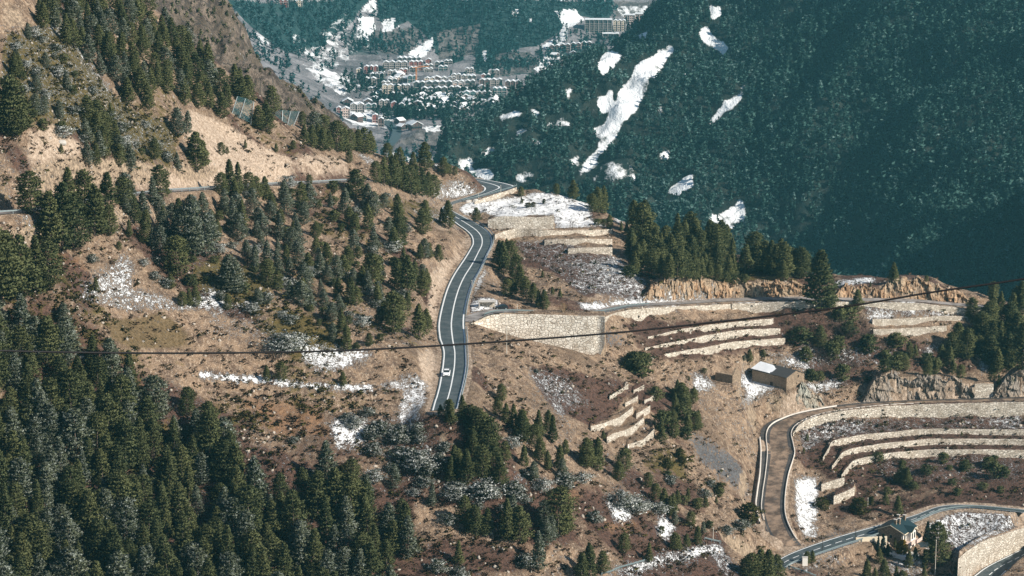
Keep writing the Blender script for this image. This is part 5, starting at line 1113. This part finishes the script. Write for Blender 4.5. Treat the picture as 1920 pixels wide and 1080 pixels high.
p = T1.hit(913, 579)[0]; rt = empty("roadside_shelter", tuple(p), "low roadside shelter with pale slab roof above the big wall", 'shelter', None, math.radians(4))
obj("roof", MB().box(-2.6, 2.8, -.4, 1.8, 2.1, 2.35).mesh("roof"), CONC, rt); obj("back_wall", MB().box(-2.4, 2.6, 1.35, 1.7, -1, 2.09).mesh("back_wall"), STONE, rt)
for x in (-2.3, 2.4): obj("pillar", MB().box(x-.12, x+.12, -.2, .04, -1, 2.09).mesh("pillar"), CONC, rt)
# ---- guard rails
def guard_rail(P, lab, m=STEEL, step=4.0, h=.75, name="guard_rail", cat="guard rail"):
    P = np.asarray(P); s = np.concatenate([[0], np.cumsum(np.linalg.norm(np.diff(P, axis=0), axis=1))]); x = np.arange(0, s[-1], step); Q = np.stack([np.interp(x, s, P[:, i]) for i in range(3)], -1); b0 = Q[0]
    rt = empty(name, tuple(b0), lab, cat, 'guard rails along the roads'); mb = MB(); R = (P-b0)
    for dz in (h-.16, h+.04): mb.tube([tuple(q+np.array([0, 0, dz])) for q in R], .11, 4)
    obj("rail", mb.mesh("rail"), m, rt); pm = MB().box(-.07, .07, -.07, .07, -.5, h+.05).mesh("post"); first = None
    for q in Q[:100]:
        if first is None: o = first = obj("post", pm, m, rt)
        else: o = first.copy(); COL.objects.link(o); o.parent = rt
        o.location = q-b0
def side(r, f, i0, i1, st=2):
    return lerp(r, f)[i0:i1:st]
n_ = len(main_road.C); cz = main_road.C
def near_px(r, u, v): U, V_ = to_px(r.C[:, 0], r.C[:, 1], r.C[:, 2]); return int(np.argmin((U-u)**2+(V_-v)**2))
i1 = near_px(main_road, 848, 606); i2 = near_px(main_road, 862, 413); i3 = near_px(main_road, 873, 373); i4 = near_px(main_road, 929, 347)
guard_rail(side(main_road, 1.03, 0, i1-6), "steel guard rail along the near grey road, car stretch"); guard_rail(side(main_road, 1.03, i1+12, i2), "steel guard rail round the curve above the side road junction", step=5); guard_rail(side(main_road, 1.04, i3-2, n_-25), "pale guard rail round the outside of the far road bend", TEALRAIL)
guard_rail(side(upper_road, .02 if upper_road.L[0, 1] < upper_road.R[0, 1] else .98, 4, 150, 3), "long steel guard rail along the upper road on the left slope", step=5)
guard_rail(side(valley_road, 1.04, 20, 200), "teal grey guard rail along the valley road by the house", TEALRAIL, 4); guard_rail(side(lower_road, 1.04, 5, 115), "steel guard rail along the lowest road in the corner", STEEL, 4)
guard_rail(side(branch_road, .97 if branch_road.L[40, 1] > branch_road.R[40, 1] else .03, 6, 60, 2), "steel railing on top of the big cream wall", TEALRAIL, 4)
pq = catmull([(1128, 1080), (1145, 1076), (1160, 1069), (1185, 1062), (1209, 1055)], 5); guard_rail(T1.hit(pq[:, 0], pq[:, 1]), "teal guard rail at the lower end of the snowy path", TEALRAIL, 3)
pq = catmull([(1321, 1013), (1337, 1017), (1352, 1020)], 5); guard_rail(T1.hit(pq[:, 0], pq[:, 1]), "short teal guard rail at the upper end of the snowy path", TEALRAIL, 2.5)
pq = catmull([(1478, 1066), (1495, 1071), (1515, 1078), (1530, 1084)], 5); guard_rail(T1.hit(pq[:, 0], pq[:, 1]), "teal guard rail below the end of the valley road", TEALRAIL, 3)
KERB = simple("weathered_kerb", (.58, .53, .47), .9, .3, .7)
# low parapets of the brown track
def parapet(r, f, i0, i1, lab, h=.42, t=.26):
    A = lerp(r, f)[i0:i1]; d = np.gradient(A[:, :2], axis=0); d /= np.linalg.norm(d, axis=1)[:, None]; nn = np.stack([-d[:, 1], d[:, 0], 0*d[:, 0]], -1)*t/2; up = np.array([0, 0, h])
    V = np.concatenate([A-nn-np.array([0, 0, .4]), A-nn+up, A+nn+up, A+nn-np.array([0, 0, .4])]); n = len(A); Q = np.concatenate([grid_quads(4, n)]); obj("parapet_wall", quad_mesh("parapet_wall", V, Q), KERB, None, lab, 'low wall', 'low walls of the brown track')
parapet(gravel_road, .185, 62, 150, "thin white kerb wall between the brown track and its left lane"); parapet(gravel_road, .99, 40, 158, "low white wall on the outer edge of the brown track"); parapet(gravel_road, -.01, 100, 152, "pale wall on the hill side of the brown track", 1.0, .45)
# ---- poles
PW = simple("pale_pole", (.62, .58, .50), .7, .1); DKP = simple("dark_pole", (.06, .055, .05), .8)
for u, v, h, m_, lab in ((950, 663, 50, PW, "tall pale pole standing below the big cream wall"), (1753, 1078, 66, PW, "tall pale lamp pole in front of the tall spruce"), (968, 350, 12, PW, "white marker pole at the tip of the far road bend"), (944, 344, 11, PW, "white marker pole on the back side of the far road bend"), (939, 361, 13, PW, "white marker pole on the near side of the far road bend"), (897, 372, 10, PW, "white marker pole left along the far road bend"), (1542, 1034, 20, DKP, "dark pole beside the valley road left of the house"), (1604, 1012, 20, DKP, "dark pole beside the valley road near the cypresses"), (1337, 1012, 22, PW, "wooden pole by the upper end of the snowy path"), (885, 540, 14, PW, "thin pole on the right verge of the grey road"), (927, 430, 12, PW, "thin post by the curve below the snowy plateau"), (1627, 950, 16, PW, "thin pole on the tan bank above the valley road"), (970, 585, 14, PW, "slim post on the side road above the big wall")):
    p = T1.hit(u, v)[0]; D = math.dist(p, (0, 0, Z0)); H = h*D/F; rt = empty("roadside_pole", tuple(p), lab, 'pole', 'poles by the roads'); obj("shaft", MB().tube([(0, 0, -.6), (0, 0, H)], [.11, .07], 6).mesh("shaft"), m_, rt); obj("cap", MB().box(-.12, .12, -.12, .12, H, H+.18).mesh("cap"), m_, rt)
p = T1.hit(1509, 1061)[0]; rt = empty("utility_box", tuple(p), "white utility box standing at the valley road end", 'utility box'); obj("cabinet", MB().box(-.7, .7, -.4, .4, -.5, 2.4).mesh("cabinet"), WHITE, rt); obj("lid", MB().box(-.78, .78, -.48, .48, 2.42, 2.52).mesh("lid"), CONC, rt)
for u, v, lab in ((878, 379, "left of the two pale boulders by the far road bend"), (891, 377, "right of the two pale boulders by the far road bend"), (115, 268, "pale boulder on the bare bank at the left")):
    p = T1.hit(u, v)[0]; bm = bmesh.new(); bmesh.ops.create_icosphere(bm, subdivisions=3, radius=1.0)
    for q in bm.verts: q.co = Vector((q.co.x*1.3, q.co.y, q.co.z*.85))*(1+.35*float(fbm(np.array(q.co.x*2+u), np.array(q.co.y*2+q.co.z), 1.2, 3)))
    me = bpy.data.meshes.new("boulder"); bm.to_mesh(me); bm.free(); o = obj("boulder", me, CONC, None, lab, 'boulder'); o.location = p
# ---- rockfall nets
NET = simple("teal_wire_net", (.075, .17, .185), .5, .3)
def net(tops, feet, lab):
    B = T1.hit([q[0] for q in feet], [q[1] for q in feet]); rr = np.hypot(B[:, 0], B[:, 1]); rr[:] = rr.mean()
    B = np.array([at_range(q[0], q[1], r) for q, r in zip(feet, rr)]); B[:, 2] -= .3; Tp = np.array([at_range(q[0], q[1], r+1.0) for q, r in zip(tops, rr)]); o0 = B[0]; rt = empty("rockfall_net", tuple(o0), lab, 'rockfall net', 'rockfall nets')
    for i in range(len(tops)): obj("post", MB().tube([tuple(B[i]-o0-np.array([0, 0, .8])), tuple(Tp[i]-o0)], .16, 6).mesh("post"), STEEL, rt)
    mb = MB(); n = 12; gx = np.linspace(0, len(tops)-1, 16); at = lambda A, x: np.array([np.interp(x, range(len(A)), A[:, k]) for k in range(3)])
    for x in gx: mb.tube([tuple(at(B, x)+(at(Tp, x)-at(B, x))*f-o0+np.array([0, .5*math.sin(3.1*f), 0])) for f in np.linspace(0, 1, 6)], .055, 3)
    for f in np.linspace(0, 1, 15): mb.tube([tuple(at(B, x)+(at(Tp, x)-at(B, x))*f-o0+np.array([0, .5*math.sin(3.1*f), 0])) for x in gx], .075, 3)
    obj("net", mb.mesh("net"), NET, rt)
net([(445, 181), (460, 185), (476, 191)], [(432, 216), (448, 218), (470, 228)], "left teal rockfall net standing on the pale slope edge"); net([(508, 211), (530, 207), (545, 209), (561, 209)], [(512, 228), (528, 233), (536, 239), (550, 230)], "right teal rockfall net between the dark pines")
# ---- the cable across the valley
cb = catmull([(-120, 650), (0, 657.5), (200, 661.5), (393, 662), (640, 657.5), (873, 645), (1107, 628), (1280, 611), (1570, 577), (1747, 548), (1920, 523), (2060, 498)], 8)
pts_ = [tuple(at_range(q[0], q[1], 66.0+3*i/len(cb))) for i, q in enumerate(cb)]
obj("power_cable", MB().tube(pts_, .030, 8).mesh("power_cable", True), simple("black_cable", (.012, .012, .013), .6), None, "black cable hanging across the whole valley view", 'cable')
# ---- loose cover of the slope: grass clumps, heather and stones
gs = np.random.default_rng(77); n = 26000
su = gs.uniform(-20, 1940, n); sv = gs.uniform(60, 1100, n); Hs = T1.hit(su, sv); okk = ~np.isnan(Hs[:, 0]); Hs = Hs[okk]
allr = np.concatenate([q.C[:, :2] for q in (main_road, upper_road, branch_road, gravel_road, valley_road, lower_road)])
ci = ((np.arctan2(Hs[:, 0], Hs[:, 1])-T1.az[0])/(T1.az[1]-T1.az[0])).astype(int).clip(0, len(T1.az)-1); ri = ((np.hypot(Hs[:, 0], Hs[:, 1])-T1.r[0])/(T1.r[1]-T1.r[0])).astype(int).clip(0, len(T1.r)-1)
dens = .25+1.1*np.clip(fbm(Hs[:, 0], Hs[:, 1], 22, 3)+.15, 0, 1)+.5*PAINT['heath_and_shade'][ri, ci]+.5*PAINT['moss'][ri, ci]-.6*PAINT['snow'][ri, ci]-.6*PAINT['pale'][ri, ci]
keep_ = gs.random(len(Hs)) < dens; Hs = Hs[keep_]; ri = ri[keep_]; ci = ci[keep_]
dm = np.full(len(Hs), 1e9)
for q in allr[::3]: dm = np.minimum(dm, np.hypot(Hs[:, 0]-q[0], Hs[:, 1]-q[1]))
tu, tv = to_px(Hs[:, 0], Hs[:, 1], Hs[:, 2]); sel = (dm > 5.6) & ~in_poly(tu, tv, [(876, 596), (1140, 586), (1142, 640), (1110, 676), (1000, 648), (900, 616)]) & ~in_poly(tu, tv, [(910, 400), (1042, 400), (1042, 432), (910, 432)]); Hs = Hs[sel]; ri = ri[sel]; ci = ci[sel]
TUFT = [arrays(crown_mesh("tuft", 300+i, width=1.9, power=.4, round_=.9, n_br=9, clumps=2, per=1, leaf=.42, t0=0, lump=.4)) for i in range(3)]
SCRUB = needle_mat("dry_heather", (.06, .040, .028), (.24, .155, .09)); MOSSM = needle_mat("low_broom", (.045, .05, .016), (.12, .10, .03))
mz = PAINT['moss'][ri, ci] > .3; it1 = []; it2 = []
for p, g_ in zip(Hs, mz | (gs.random(len(Hs)) < .16)): s = gs.uniform(.35, 1.0)*(1.25 if g_ else 1); (it2 if g_ else it1).append((TUFT[gs.integers(3)], p-np.array([0, 0, .1]), (s, s, s*.8), gs.random()*6.28))
merged("heather", it1, SCRUB, kind='stuff'); merged("undergrowth", it2, MOSSM, kind='stuff'); print('tufts', len(it1), len(it2))
bm = bmesh.new(); bmesh.ops.create_icosphere(bm, subdivisions=1, radius=1.0); sv0 = np.array([v.co[:] for v in bm.verts]); sf0 = np.array([[v.index for v in f.verts] for f in bm.faces]); bm.free()
Vs = []; Fs = []; n0 = 0
for p in Hs[gs.random(len(Hs)) < .16]: s = gs.uniform(.15, .55); Vs.append(sv0*(s*gs.uniform(.7, 1.3, 3))*gs.uniform(.8, 1.2, (len(sv0), 1))+p); Fs.append(sf0+n0); n0 += len(sv0)
obj("rubble", quad_mesh("rubble", np.concatenate(Vs), np.concatenate(Fs)), simple("pale_stone", (.42, .36, .30), .9, .3, 1), kind='stuff')
